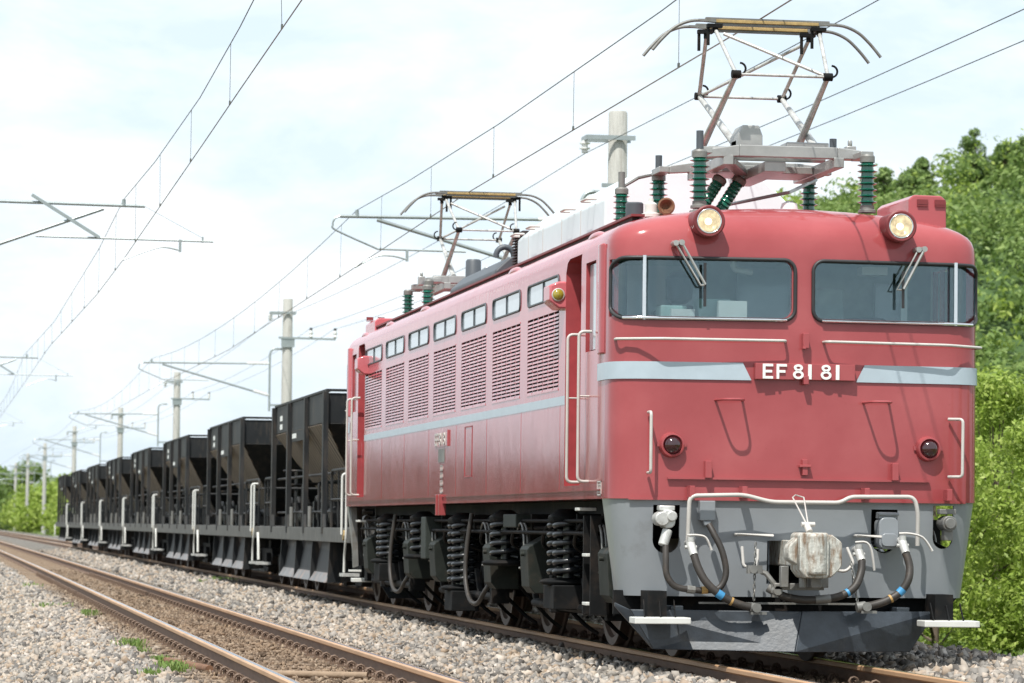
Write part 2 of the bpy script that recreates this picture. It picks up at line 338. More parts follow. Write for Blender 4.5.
    def _build(s, name, mats, parent=None, smooth=30, bevel=0, loc=None, **kw):
        me = bpy.data.meshes.new(name); me.from_pydata(s.v, [], s.f)
        if not isinstance(mats, (list, tuple)): mats = [mats]
        for m in mats: me.materials.append(M[m] if isinstance(m, str) else m)
        if len(mats) > 1: me.polygons.foreach_set('material_index', s.mi)
        me.update()
        if smooth: me.shade_smooth(); me.set_sharp_from_angle(angle=R(smooth))
        o = bpy.data.objects.new(name, me); COL.objects.link(o)
        if parent: o.parent = parent
        if loc: o.location = loc
        if bevel:
            b = o.modifiers.new('bevel', 'BEVEL'); b.width = bevel; b.segments = 2; b.limit_method = 'ANGLE'; b.angle_limit = R(40)
            b.harden_normals = False
        for k, v in kw.items(): o[k] = v
        return o
def thing(name, label, cat, loc=(0,0,0), group=None, rz=0):
    o = bpy.data.objects.new(name, None); COL.objects.link(o); o.location = loc; o.rotation_euler = (0,0,rz)
    o.empty_display_size = .2; o['label'] = label; o['category'] = cat
    if group: o['group'] = group
    return o
def tag(o, label, cat, group=None, kind=None):
    o['label'] = label; o['category'] = cat
    if group: o['group'] = group
    if kind: o['kind'] = kind
    return o
def copy_tree(o, parent=None):
    c = o.copy(); COL.objects.link(c); c.parent = parent
    for ch in [x for x in o.children]: copy_tree(ch, c)
    return c
def arc(c, r_, a0, a1, n, plane='xz', k=0):
    out = []
    for i in range(n+1):
        a = R(a0+(a1-a0)*i/n); u, v_ = r_*math.cos(a), r_*math.sin(a)
        out.append({'xz': (c[0]+u, c[1], c[2]+v_), 'yz': (c[0], c[1]+u, c[2]+v_), 'xy': (c[0]+u, c[1]+v_, c[2])}[plane])
    return out
def smooth_path(pts, n=6):
    P = [Vector(p) for p in pts]; out = []
    for i in range(len(P)-1):
        p0, p1, p2, p3 = P[max(i-1,0)], P[i], P[i+1], P[min(i+2,len(P)-1)]
        for k in range(n):
            t = k/n
            out.append(.5*((2*p1)+(-p0+p2)*t+(2*p0-5*p1+4*p2-p3)*t*t+(-p0+3*p1-3*p2+p3)*t**3))
    out.append(P[-1]); return out
def rrect(x0, x1, z0, z1, r_, n=5):
    out = []
    for cx, cz, a in ((x1-r_, z1-r_, 0), (x0+r_, z1-r_, 90), (x0+r_, z0+r_, 180), (x1-r_, z0+r_, 270)):
        for i in range(n+1):
            t = R(a+90*i/n); out.append((cx+r_*math.cos(t), cz+r_*math.sin(t)))
    return out
def round_corner_pipe(pts, r_=.05, n=5):
    P = [Vector(p) for p in pts]; out = [P[0]]
    for i in range(1, len(P)-1):
        a = (P[i-1]-P[i]); b = (P[i+1]-P[i]); k = min(r_, a.length*.45, b.length*.45)
        A = P[i]+a.normalized()*k; B = P[i]+b.normalized()*k
        for j in range(n+1):
            t = j/n; out.append(A*(1-t)**2+P[i]*2*t*(1-t)+B*t*t)
    out.append(P[-1]); return out

# ------------------------------------------------------------------ alignment of the line (gentle bend far away)
def sh(y): return 0. if y < 30 else -.25*((y-30)/110.)**1.6
def bed_z(x, y):
    # ballast surface across the line
    x = x-sh(y)
    P = [(-60,-1.2),(-9,-1.1),(-7.2,-.95),(-5.25,-.22),(-4.7,-.165),(-4.3,-.165),(-2.6,-.165),(-2.25,-.15),(-1.6,-.11),(-1.0,-.095),(-.68,-.145),(-.5,-.17),(.5,-.16),(.7,-.1),(1.0,-.03),(2.2,-.02),(2.7,-.22),(3.6,-.7),(4.2,-.8),(60,-.9)]
    for (a, za), (b, zb) in zip(P, P[1:]):
        if a <= x <= b: return za+(zb-za)*(x-a)/(b-a)
    return -1.

# ground sheet
mb = MB(); GZ = -1.15
xs = [-1500,-400,-60,-12,12,20,60,400,1500]; ys = [-400,-60,0,60,150,300,600,2000]
vs = [(x, y, GZ) for y in ys for x in xs]; n = len(xs)
mb.add(vs, [(j*n+i, j*n+i+1, (j+1)*n+i+1, (j+1)*n+i) for j in range(len(ys)-1) for i in range(n-1)])
mb.build('ground', 'earth', smooth=0, kind='structure')
# ballast bed
mb = MB(); XS = [-9,-8,-7.2,-6.6,-6,-5.5,-5.25,-4.9,-4.6,-4.3,-4,-3.5,-3,-2.6,-2.25,-1.9,-1.6,-1.2,-.95,-.8,-.68,-.5,-.2,.2,.5,.7,1,1.5,2.2,2.45,2.7,3.2,3.6,4.2]
YS = [-40+i*1.0 for i in range(140)]+[100+i*6 for i in range(60)]
vs = [(x+sh(y), y, max(bed_z(x+sh(y), y), GZ+.02)+rnd.uniform(-.008, .008)) for y in YS for x in XS]; n = len(XS)
mb.add(vs, [(j*n+i, j*n+i+1, (j+1)*n+i+1, (j+1)*n+i) for j in range(len(YS)-1) for i in range(n-1)])
mb.build('ballast_bed', 'bed', smooth=60, kind='structure')

# loose stones on the beds, one mass
def ico():
    b = bmesh.new(); bmesh.ops.create_cube(b, size=1.45); bmesh.ops.triangulate(b, faces=b.faces[:])
    v = np.array([x.co[:] for x in b.verts]); f = np.array([[x.index for x in q.verts] for q in b.faces]); b.free(); return v, f
IV, IF = ico()
def stones(name, regions, seed, label, matn='stone'):
    rg = np.random.default_rng(seed); P = []; S = []
    for x0, x1, y0, y1, dens, smin, smax, lift in regions:
        n_ = int((x1-x0)*(y1-y0)*dens)
        x = rg.uniform(x0, x1, n_); y = rg.uniform(y0, y1, n_); s_ = rg.uniform(smin, smax, n_)*rg.uniform(.6, 1.35, n_)
        z = np.array([bed_z(a+sh(b), b) for a, b in zip(x, y)])
        P.append(np.stack([x+np.array([sh(b) for b in y]), y, z+lift+rg.uniform(-.3, .45, n_)*s_], 1)); S.append(s_)
    P = np.concatenate(P); S = np.concatenate(S); n_ = len(P)
    q = rg.normal(size=(n_, 4)); q /= np.linalg.norm(q, axis=1)[:, None]; a, b, c, d = q.T
    Rm = np.stack([1-2*(c*c+d*d), 2*(b*c-a*d), 2*(b*d+a*c), 2*(b*c+a*d), 1-2*(b*b+d*d), 2*(c*d-a*b), 2*(b*d-a*c), 2*(c*d+a*b), 1-2*(b*b+c*c)], 1).reshape(n_, 3, 3)
    sc = np.stack([rg.uniform(.85, 1.45, n_), rg.uniform(.6, 1., n_), rg.uniform(.4, .75, n_)], 1)*S[:, None]/2*1.12
    V = IV[None]*rg.uniform(.55, 1.25, (n_, len(IV), 1))*sc[:, None]
    V = np.einsum('nij,nkj->nki', Rm, V)+P[:, None]
    F = IF[None]+(np.arange(n_)*len(IV))[:, None, None]
    me = bpy.data.meshes.new(name); nv = n_*len(IV); nf = n_*len(IF)
    me.vertices.add(nv); me.vertices.foreach_set('co', V.reshape(-1).astype(np.float32))
    me.loops.add(nf*3); me.loops.foreach_set('vertex_index', F.reshape(-1).astype(np.int32))
    me.polygons.add(nf); me.polygons.foreach_set('loop_start', np.arange(0, nf*3, 3, dtype=np.int32))
    me.materials.append(M[matn]); me.update(calc_edges=True); me.validate()
    o = bpy.data.objects.new(name, me); COL.objects.link(o); tag(o, label, 'ballast', kind='stuff'); return o
stones('ballast_stones', [
    (-7.2, -4.62, -4.5, 14, 840, .038, .066, 0), (-7.2, -4.62, 14, 45, 420, .042, .075, 0), (-7., -4.62, 45, 90, 110, .06, .10, 0),
    (-4.9, -4.15, -4.5, 40, 260, .025, .045, -.004),
    (-4.02, -3.08, -4.5, 30, 420, .015, .045, -.002), (-4.02, -3.08, 30, 60, 60, .02, .05, 0),
    (-2.95, -2.2, -4.5, 30, 300, .02, .045, 0),
    (-2.35, -.64, -4.5, 16, 860, .040, .070, 0), (-2.35, -.64, 16, 45, 430, .045, .078, 0), (-2.35, -.64, 45, 110, 110, .06, .10, 0),
    (-.48, .48, -5, 2, 350, .04, .07, 0),
    (.64, 3.4, -5, 14, 620, .045, .08, 0), (.64, 3.2, 14, 40, 150, .05, .09, 0)], 3,
    'grey and tan crushed stone ballast heaped beside and between the two tracks')

# ------------------------------------------------------------------ tracks
def rail_mesh(cx, top=0.):
    prof = [(-.0635,-.153),(.0635,-.153),(.0635,-.143),(.012,-.128),(.0075,-.115),(.0075,-.050),(.0325,-.036),(.0325,-.010),(.022,-.0005),(.017,0),(-.017,0),(-.022,-.0005),(-.0325,-.010),(-.0325,-.036),(-.0075,-.050),(-.0075,-.115),(-.012,-.128),(-.0635,-.143)]
    mi = [0]*18; mi[6] = 0; mi[7] = 1; mi[8] = 1; mi[9] = 2; mi[10] = 1; mi[11] = 1; mi[12] = 0
    mi[8] = 1; mi[9] = 2; mi[10] = 1; mi[7] = 1; mi[11] = 1; mi[6] = 1; mi[5] = 1; mi[12] = 1; mi[13] = 1
    Y = [-40, -20, 0, 30]+[30+10*i for i in range(1, 43)]
    m_ = MB(); n_ = len(prof); vs = [(cx+a+sh(y), y, top+b) for y in Y for a, b in prof]
    m_.add(vs, [(i*n_+j, i*n_+(j+1)%n_, (i+1)*n_+(j+1)%n_, (i+1)*n_+j) for i in range(len(Y)-1) for j in range(n_)])
    m_.mi = [mi[k % n_] for k in range(len(m_.f))]
    return m_
sleeper_me = None
def make_track(label, cx, y0, count):
    t = thing('railway_track', label, 'railway track', (cx, 0, 0))
    for s_ in (-1, 1): rail_mesh(s_*.566).build('rail', ['rail', 'railhead', 'railtop'], t, smooth=25)
    global sleeper_me
    m_ = MB().hexa([(-1.0,-.12,-.32),(1.0,-.12,-.32),(1.0,.12,-.32),(-1.0,.12,-.32),(-1.0,-.1,-.158),(1.0,-.1,-.158),(1.0,.1,-.158),(-1.0,.1,-.158)])
    c_ = m_; c_.cur = 1
    for sx in (-1, 1):
        for io in (-1, 1):
            x = sx*.566+io*.105
            c_.box(x-.05, x+.05, -.06, .06, -.158, -.14)
            c_.tube(arc((x, -.02, -.118), .034, 0, 340, 8, 'xz'), .011, 6)
            c_.tube([(x-io*.06, .03, -.135), (x-io*.02, .045, -.115), (x+io*.03, .03, -.12)], .009, 6)
            c_.cyl((x, .0, -.145), (x, .0, -.10), .014, 6)
    first = m_._build('sleeper', ['sleeper', 'clip'], t, smooth=30)
    first.location = (sh(y0), y0, 0)
    for i in range(1, count):
        y = y0+.62*i; c = first.copy(); COL.objects.link(c); c.parent = t; c.location = (sh(y), y, 0)
    m_ = MB()
    for i in range(count, 420):
        y = y0+.62*i; m_.box(-1+sh(y), 1+sh(y), y-.11, y+.11, -.3, -.158)
    m_.build('sleepers', 'sleeper', t, smooth=0, kind='stuff')
    return t
make_track('empty railway track with rusty rails and dusty brown bed, nearest the camera', -3.55, -6.0, 92)
make_track('railway track under the red locomotive and the black wagons', 0, -6.0, 60)

# ------------------------------------------------------------------ locomotive
LOCO = thing('electric_locomotive', 'faded red electric locomotive with white 81 number plate heading the train', 'locomotive'); LOCO.scale = (1.008, 1, 1)
L = 17.52
PLAN = [(0,0),(.5,.028),(1.0,.058),(1.16,.070),(1.25,.088),(1.33,.125),(1.385,.175),(1.418,.24),(1.432,.31),(1.435,.42)]
def outline(W=1.435, f=0., inset=0.):
    k = W/1.435; pts = [((x-(inset*min(1, x/1.2)))*k, y+f+inset) for x, y in PLAN]
    q = [(x, y) for x, y in pts]; fr = [(-x, y) for x, y in q[::-1][:-1]]+q     # left to right along the front
    bk = [(x, L-y) for x, y in fr[::-1]]
    return fr+bk                                                             # ccw from above
def body_solid():
    m_ = MB()
    rings = [(1.25,1.435,0),(1.315,1.435,0),(2.1,1.435,0),(2.6,1.435,.004),(3.09,1.435,.012),(3.15,1.434,.018),(3.21,1.428,.027),(3.26,1.41,.04),(3.30,1.38,.06),(3.335,1.33,.085),(3.37,1.25,.12),(3.40,1.14,.16),(3.43,.99,.21),(3.46,.78,.28),(3.485,.55,.37),(3.505,.30,.48),(3.515,.06,.6)]
    vs = []; 
    for z, W, f in rings: vs += [(x, y, z) for x, y in outline(W, f)]
    n_ = len(outline())
    fs = [(i*n_+j, i*n_+(j+1)%n_, (i+1)*n_+(j+1)%n_, (i+1)*n_+j) for i in range(len(rings)-1) for j in range(n_)]
    fs += [tuple(range(n_))[::-1], tuple(range((len(rings)-1)*n_, len(rings)*n_))]
    return m_.add(vs, fs)
def face_y(x):
    x = abs(x)
    for (a, ya), (b, yb) in zip(PLAN, PLAN[1:]):
        if a <= x <= b: return ya+(yb-ya)*(x-a)/(b-a)
    return .5
def boolean(o, cutters):
    for c in cutters:
        md = o.modifiers.new('cut', 'BOOLEAN'); md.operation = 'DIFFERENCE'; md.object = c; md.solver = 'EXACT'
    dg = bpy.context.evaluated_depsgraph_get(); dg.update()
    me = bpy.data.meshes.new_from_object(o.evaluated_get(dg)); o.modifiers.clear(); old = o.data; o.data = me; me.name = old.name
    for c in cutters: bpy.data.objects.remove(c)
    return o
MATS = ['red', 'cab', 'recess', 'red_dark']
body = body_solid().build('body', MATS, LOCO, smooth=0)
def cutter(m_): return m_.build('cutter', MATS, smooth=0)
cuts = []
m_ = MB().mat(1)                                             # the two cabs, hollow
for back in (0, 1):
    pts = [((x*.965), y+.06) for x, y in PLAN]; q = [(-x, y) for x, y in pts[::-1][:-1]]+pts+[(1.385, 1.32), (-1.385, 1.32)]
    if back: q = [(x, L-y) for x, y in q][::-1]
    m_.prism(q, 'z', 1.55, 3.20)
cuts.append(cutter(m_))
m_ = MB().mat(0)                                             # windscreens, front and back
WL, WR = (-1.455, -.060), (.072, 1.455)
for y0 in (-.3, L-.62):
    for a, b in ((-1.6, -.085), (.085, 1.6)):
        if a < 0: poly = rrect(a, b, 2.628, 3.062, .075)
        else: poly = rrect(a, b, 2.628, 3.062, .075)
        m_.prism(poly, 'y', y0, y0+.92 if y0 > 1 else .30)
cuts.append(cutter(m_))
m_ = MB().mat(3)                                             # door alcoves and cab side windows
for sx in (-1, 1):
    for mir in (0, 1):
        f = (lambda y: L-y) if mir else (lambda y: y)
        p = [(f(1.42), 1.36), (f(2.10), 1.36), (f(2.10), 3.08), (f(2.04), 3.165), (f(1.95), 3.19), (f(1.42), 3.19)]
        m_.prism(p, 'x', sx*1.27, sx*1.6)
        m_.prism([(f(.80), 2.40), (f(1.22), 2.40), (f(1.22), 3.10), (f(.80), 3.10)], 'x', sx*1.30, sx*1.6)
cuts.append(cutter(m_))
m_ = MB().mat(2)                                             # louver and side window pockets
LY = [2.405+1.908*k for k in range(7)]
for sx in (-1, 1):
    for y in LY:
        m_.prism(rrect(y, y+1.525, 2.145, 2.812, .03, 3), 'x', sx*1.385, sx*1.6)
        m_.prism(rrect(y, y+1.525, 2.905, 3.105, .06, 3), 'x', sx*1.39, sx*1.6)
cuts.append(cutter(m_))
boolean(body, cuts)
body.data.shade_smooth(); body.data.set_sharp_from_angle(angle=R(24))
wn = body.modifiers.new('wn', 'WEIGHTED_NORMAL'); wn.keep_sharp = True

def front_strip(name, x0, x1, z0, z1, off, material, parent, slant=(0, 0), steps=14, th=.006, ycap=None):
    # thin plate that follows the curved front; x runs along the plan, slant moves the inner end
    m_ = MB(); pts = []
    full = [(-x, y) for x, y in PLAN[::-1][:-1]]+PLAN
    return m_
def follow(path2d, z0, z1, off, th=.006):
    # path2d: outline points left to right with outward normals taken from neighbours
    m_ = MB(); P = [Vector((x, y, 0)) for x, y in path2d]; n_ = len(P); inn = []; out = []
    for i in range(n_):
        t = (P[min(i+1, n_-1)]-P[max(i-1, 0)]).normalized(); nrm = Vector((t.y, -t.x, 0)); inn.append(P[i]+nrm*(off-th)); out.append(P[i]+nrm*off)
    return m_, inn, out
def plate_on(path2d, zf0, zf1, off, th=.008):
    m_, inn, out = follow(path2d, 0, 0, off, th); n_ = len(inn); vs = []
    for i in range(n_):
        a, b = zf0[i], zf1[i]
        vs += [(inn[i].x, inn[i].y, a), (out[i].x, out[i].y, a), (out[i].x, out[i].y, b), (inn[i].x, inn[i].y, b)]
    fs = [(0,1,2,3), tuple(4*(n_-1)+k for k in (3,2,1,0))]
    for i in range(n_-1):
        a = 4*i; b = a+4
        for k in range(4): fs.append((a+k, b+k, b+(k+1)%4, a+(k+1)%4))
    fs = [f[::-1] for f in fs]
    return m_.add(vs, fs)
def seg(xa, xb, extra_left=None, extra_right=None):
    full = [(-x, y) for x, y in PLAN[::-1][:-1]]+PLAN
    def yx(x): return face_y(x)
    out = [(x, y) for x, y in full if xa < x < xb]
    if extra_left is None: out = [(xa, yx(xa))]+out
    else: out = [(-1.435, extra_left)]+[(x, y) for x, y in full if x < xb and x > -1.4351]
    if extra_right is None: out = out+[(xb, yx(xb))]
    else: out = [(x, y) for x, y in out if x < 1.4351]+[(1.435, extra_right)]
    return out
def mirror_back(m_):
    m2 = MB(); m2.v = [(-x, L-y, z) for x, y, z in m_.v]; m2.f = list(m_.f); m2.mi = list(m_.mi); m2.isl = list(m_.isl); return m2
def both(m_, name, material, parent=None, **kw):
    a = m_.build(name, material, parent or LOCO, **kw); b = mirror_back(m_).build(name, material, parent or LOCO, **kw); return a, b
# front bands
p = seg(-1.5, -.457, extra_left=.66); z0 = [2.153]*len(p); z1 = [2.284]*len(p)
m_ = plate_on(p+[(-.392, face_y(.392))], z0+[2.153], z1+[2.155], .012); both(m_, 'front_band', 'stripe')
p = seg(.484, 1.5, extra_right=.66); m_ = plate_on([(.418, face_y(.418))]+p, [2.153]+[2.153]*len(p), [2.155]+[2.284]*len(p), .012); both(m_, 'front_band', 'stripe')
# thin side band
for sx in (-1, 1):
    MB().box(sx*1.434, sx*1.4385, 2.105, L-2.105, 2.020, 2.092).build('side_band', 'stripe', LOCO, smooth=0)
    MB().box(sx*1.27, sx*1.2735, 1.42, 2.10, 2.020, 2.092).build('side_band', 'stripe', LOCO, smooth=0)
    MB().box(sx*1.434, sx*1.446, .52, L-.52, 1.312, 1.322).build('lower_ledge', 'red', LOCO, smooth=0)
    # rain gutter
    g_ = MB(); g_.box(sx*1.12, sx*1.225, .50, L-.50, 3.418, 3.436)
    g_.build('roof_gutter', 'roofred', LOCO, smooth=0)
    g_ = MB(); g_.box(sx*1.15, sx*1.205, .56, L-.56, 3.38, 3.418); g_.build('gutter_gap_shade', 'recess', LOCO, smooth=0)  # black strip painting in the shaded gap beneath the gutter
m_ = plate_on(seg(-1.02, 1.0), [1.400]*len(seg(-1.02, 1.0)), [1.416]*len(seg(-1.02, 1.0)), .03, .035); both(m_, 'front_ledge', 'red')
# windscreens
def windscreen(x0, x1, mir, div_x):
    fz0, fz1 = 2.592, 3.090
    s_ = -1 if x1 < 0 else 1
    root = bpy.data.objects.new('windscreen', None); COL.objects.link(root); root.parent = LOCO
    full = [(x, y) for x, y in ([(-x, y) for x, y in PLAN[::-1][:-1]]+PLAN)]
    if s_ < 0: path = [(x, y) for x, y in full if x <= x1 and x > -1.4351]+[(x1, face_y(x1))]
    else: path = [(x0, face_y(x0))]+[(x, y) for x, y in full if x >= x0 and x < 1.4351]
    tx = lambda m_: mirror_back(m_) if mir else m_
    # glass follows the plan, set in behind the frame
    P = path; P = ([(-1.425, .245)]+[q for q in P if q[0] > -1.22]) if s_ < 0 else ([q for q in P if q[0] < 1.22]+[(1.425, .245)])
    m_ = plate_on(P, [2.60]*len(P), [3.082]*len(P), -.016, .008)
    tx(m_).build('glass', 'glass', root, smooth=40)
    # frame swept round a rounded rectangle that follows the plan
    def onface(x, z):
        if abs(x) <= 1.435: return (x, face_y(x)-.004, z)
        return (math.copysign(1.4385, x), .37+(abs(x)-1.435), z)
    # arc-length style parameter: beyond the corner the frame runs along the side
    loop = rrect(min(x0, x1), max(x0, x1), fz0+.02, fz1-.02, .085, 7)
    dense = []
    for i in range(len(loop)):
        a, b = loop[i], loop[(i+1) % len(loop)]; k = max(1, int(math.hypot(b[0]-a[0], b[1]-a[1])/.04))
        dense += [(a[0]+(b[0]-a[0])*j/k, a[1]+(b[1]-a[1])*j/k) for j in range(k)]
    pts = [onface(x, z) for x, z in dense]
    f_ = MB().tube(pts, .0145, 8, closed=True); tx(f_).build('frame', 'rubber', root, smooth=60)
    pts2 = [(x*.9985, y-.017, z) for x, y, z in pts if z < 2.66]
    lowx = sorted(pts2, key=lambda q: q[0]); lowx = [q for q in lowx if q[2] < 2.62]
    tx(MB().tube(lowx, .012, 6)).build('lower_trim', 'chrome', root, smooth=60)
    d_ = MB().tube([(div_x, face_y(div_x)-.012, 2.60), (div_x, face_y(div_x)-.012, 3.085)], .017, 8)
    tx(d_).build('divider', 'chrome', root, smooth=60)
    return root
for mir in (0, 1):
    windscreen(-1.425, -.063, mir, -1.205); windscreen(.077, 1.425, mir, 1.205)
# cab interiors: desks, seat, screens
for mir in (0, 1):
    m_ = MB(); m_.box(-1.2, -.15, .18, .55, 2.40, 2.62); m_.box(.15, 1.2, .18, .5, 2.40, 2.60)
    m_.box(-.75, -.5, .25, .45, 2.62, 2.78); m_.box(-1.05, -.85, .2, .4, 2.62, 2.72); m_.box(.28, .55, .9, 1.1, 2.2, 2.92)
    m_ = mirror_back(m_) if mir else m_; m_.build('control_desk', 'cab', LOCO, smooth=0, bevel=.01)
    m_ = MB(); m_.box(-.62, -.40, .14, .2, 2.60, 2.76); m_.box(-.98, -.8, .15, .2, 2.60, 2.69); m_.box(.9, .95, .5, .52, 2.3, 3.1)
    m_ = mirror_back(m_) if mir else m_; m_.build('cab_papers', 'white', LOCO, smooth=0)
    m_ = MB(); m_.box(-.22, .22, 1.27, 1.30, 1.6, 3.1); m_.box(-1.1, -.5, 1.27, 1.30, 2.3, 3.1); m_.box(.45, .62, 1.25, 1.30, 2.5, 2.95); m_.box(.9, 1.12, 1.25, 1.30, 2.35, 3.0)
    (mirror_back(m_) if mir else m_).build('cab_wall_panel', 'sideglass', LOCO, smooth=0)
    m_ = MB(); m_.tube(round_corner_pipe([(-.45, .4, 3.15), (-.45, .4, 3.02), (-.30, .4, 3.0)], .04), .025, 8); m_.box(.55, .75, .35, .5, 3.0, 3.06)
    (mirror_back(m_) if mir else m_).build('cab_lamp', 'white', LOCO, smooth=50)
    m_ = MB(); m_.lathe([(.09,0),(.20,.03),(.22,.5),(.15,.56)], (-.75, .95, 2.2)); m_.lathe([(.05,0),(.10,.04),(.11,.2),(.05,.25)], (-.75, .95, 2.78))
    m_.lathe([(.09,0),(.20,.03),(.22,.45),(.15,.5)], (.75, 1.0, 2.2))
    m_ = mirror_back(m_) if mir else m_; m_.build('driver_seat', 'roofgrey', LOCO, smooth=50)
# wipers
for mir in (0, 1):
    for (a, b, c, d, e) in (((-.99, 3.175), (-.80, 2.86), (-.765, 3.03), (-.765, 2.70), -1), ((.885, 3.17), (.715, 2.86), (.765, 3.0), (.765, 2.72), 1)):
        y = lambda z: -.03+.012*(z-2.6)/.4
        m_ = MB()
        m_.tube([(a[0], .02, a[1]), (a[0], -.03, a[1]), (b[0], -.045, b[1]), ((b[0]+c[0])/2+.01, -.045, b[1]+.0)], .0085, 6)
        m_.tube([(a[0]+.045, .03, a[1]+.005), (a[0]+.045, -.04, a[1]+.005), (c[0], -.05, b[1]+.005)], .011, 6)
        m_.cyl((a[0]+.0, .06, a[1]), (a[0], -.05, a[1]), .022, 10); m_.cyl((a[0]+.045, .06, a[1]+.005), (a[0]+.045, -.05, a[1]+.005), .022, 10)
        w_ = (mirror_back(m_) if mir else m_).build('wiper', 'steel', LOCO, smooth=50)
        m_ = MB().bar((c[0], -.035, c[1]), (d[0], -.035, d[1]), .012, .02)
        (mirror_back(m_) if mir else m_).build('wiper_blade', 'rubber', w_, smooth=0)
# lamps
for mir in (0, 1):
    for sx in (-1, 1):
        T = (lambda m_: mirror_back(m_)) if mir else (lambda m_: m_)
        c = (sx*.741, 0, 3.345)
        h_ = T(MB().lathe([(.112,.30),(.116,.04),(.120,-.03),(.122,-.055),(.112,-.064),(.096,-.062),(.092,.03),(.0,.03)][::-1], c, 'y', 32)).build('headlight', 'roofred', LOCO, smooth=35)
        T(MB().tube([(c[0]+.090*math.cos(a*math.pi/16), -.060, c[2]+.090*math.sin(a*math.pi/16)) for a in range(32)], .006, 8, closed=True)).build('rim', 'chrome', h_, smooth=60)
        T(MB().lathe([(.091,-.052),(.078,-.030),(.055,-.008),(.03,.004),(.010,.008)][::-1], c, 'y', 32, False)).build('reflector', 'reflector', h_, smooth=60)
        T(MB().lathe([(.0,-.046),(.024,-.040),(.028,-.022),(.012,.006)][::-1], c, 'y', 14)).build('bulb', 'bulb', h_, smooth=60)
        T(MB().lathe([(.088,-.058),(.087,-.062),(.06,-.068),(.03,-.071),(.001,-.072)][::-1], c, 'y', 32, False)).build('lens', 'lens', h_, smooth=60)
        c = (sx*.99, face_y(.99), 1.656)
        h_ = T(MB().lathe([(.098,.02),(.098,-.012),(.088,-.055),(.076,-.058),(.070,-.05),(.070,-.02)][::-1], c, 'y', 28)).build('marker_light', 'red', LOCO, smooth=35)
        T(MB().lathe([(.070,-.03),(.066,-.055),(.045,-.078),(.02,-.088),(.0,-.09)][::-1], c, 'y', 28)).build('lens', 'lensred', h_, smooth=60)
        k_ = MB(); k_.box(c[0]-.112, c[0]-.09, c[1]-.02, c[1], c[2]-.012, c[2]+.02); k_.box(c[0]+.09, c[0]+.112, c[1]-.02, c[1], c[2]-.012, c[2]+.02)
        T(k_).build('hinge', 'red', h_, smooth=0)
# number plate and raised digits on the front
def letters(m_, s, x0, z0, h, wds, depth0, depth1, flip=1, axis='y', st=.17):
    x = x0
    def B(a, b, c, d):
        if axis == 'y': m_.box(a, b, depth0, depth1, c, d)
        else: m_.box(depth0, depth1, a, b, c, d)
    for ch, w_, gap in wds:
        t = h*st
        if ch == 'E':
            B(x, x+t*flip, z0, z0+h)
            for zz in (z0, z0+h/2-t/2, z0+h-t): B(x+t*flip*.98, x+w_*flip*(1 if zz != z0+h/2-t/2 else .9), zz, zz+t)
        elif ch == 'F':
            B(x, x+t*flip, z0, z0+h)
            for zz in (z0+h/2-t/2, z0+h-t): B(x+t*flip*.98, x+w_*flip*(1 if zz != z0+h/2-t/2 else .85), zz, zz+t)
        elif ch == '1': B(x+(w_-t*1.35)/2*flip, x+(w_+t*1.35)/2*flip, z0, z0+h)
        elif ch == '8':
            for cz, ro, wx in ((z0+h*.29, h*.29, w_/2), (z0+h*.765, h*.235, w_*.42)):
                n_ = 20; cx = x+w_/2*flip; o_ = []; i_ = []
                for k in range(n_):
                    a = 2*math.pi*k/n_; o_.append((cx+wx*math.cos(a), cz+ro*math.sin(a))); i_.append((cx+(wx-t*.95)*math.cos(a), cz+(ro-t*.9)*math.sin(a)))
                vs = []
                for dd in (depth0, depth1):
                    for q in (o_, i_): vs += [(a, dd, b) if axis == 'y' else (dd, a, b) for a, b in q]
                fs = []
                for k in range(n_):
                    k2 = (k+1) % n_
                    fs += [(k, k2, n_+k2, n_+k), (2*n_+k, 3*n_+k, 3*n_+k2, 2*n_+k2), (k, 2*n_+k, 2*n_+k2, k2), (n_+k, n_+k2, 3*n_+k2, 3*n_+k)]
                m_.add(vs, fs)
        x += (w_+gap)*flip
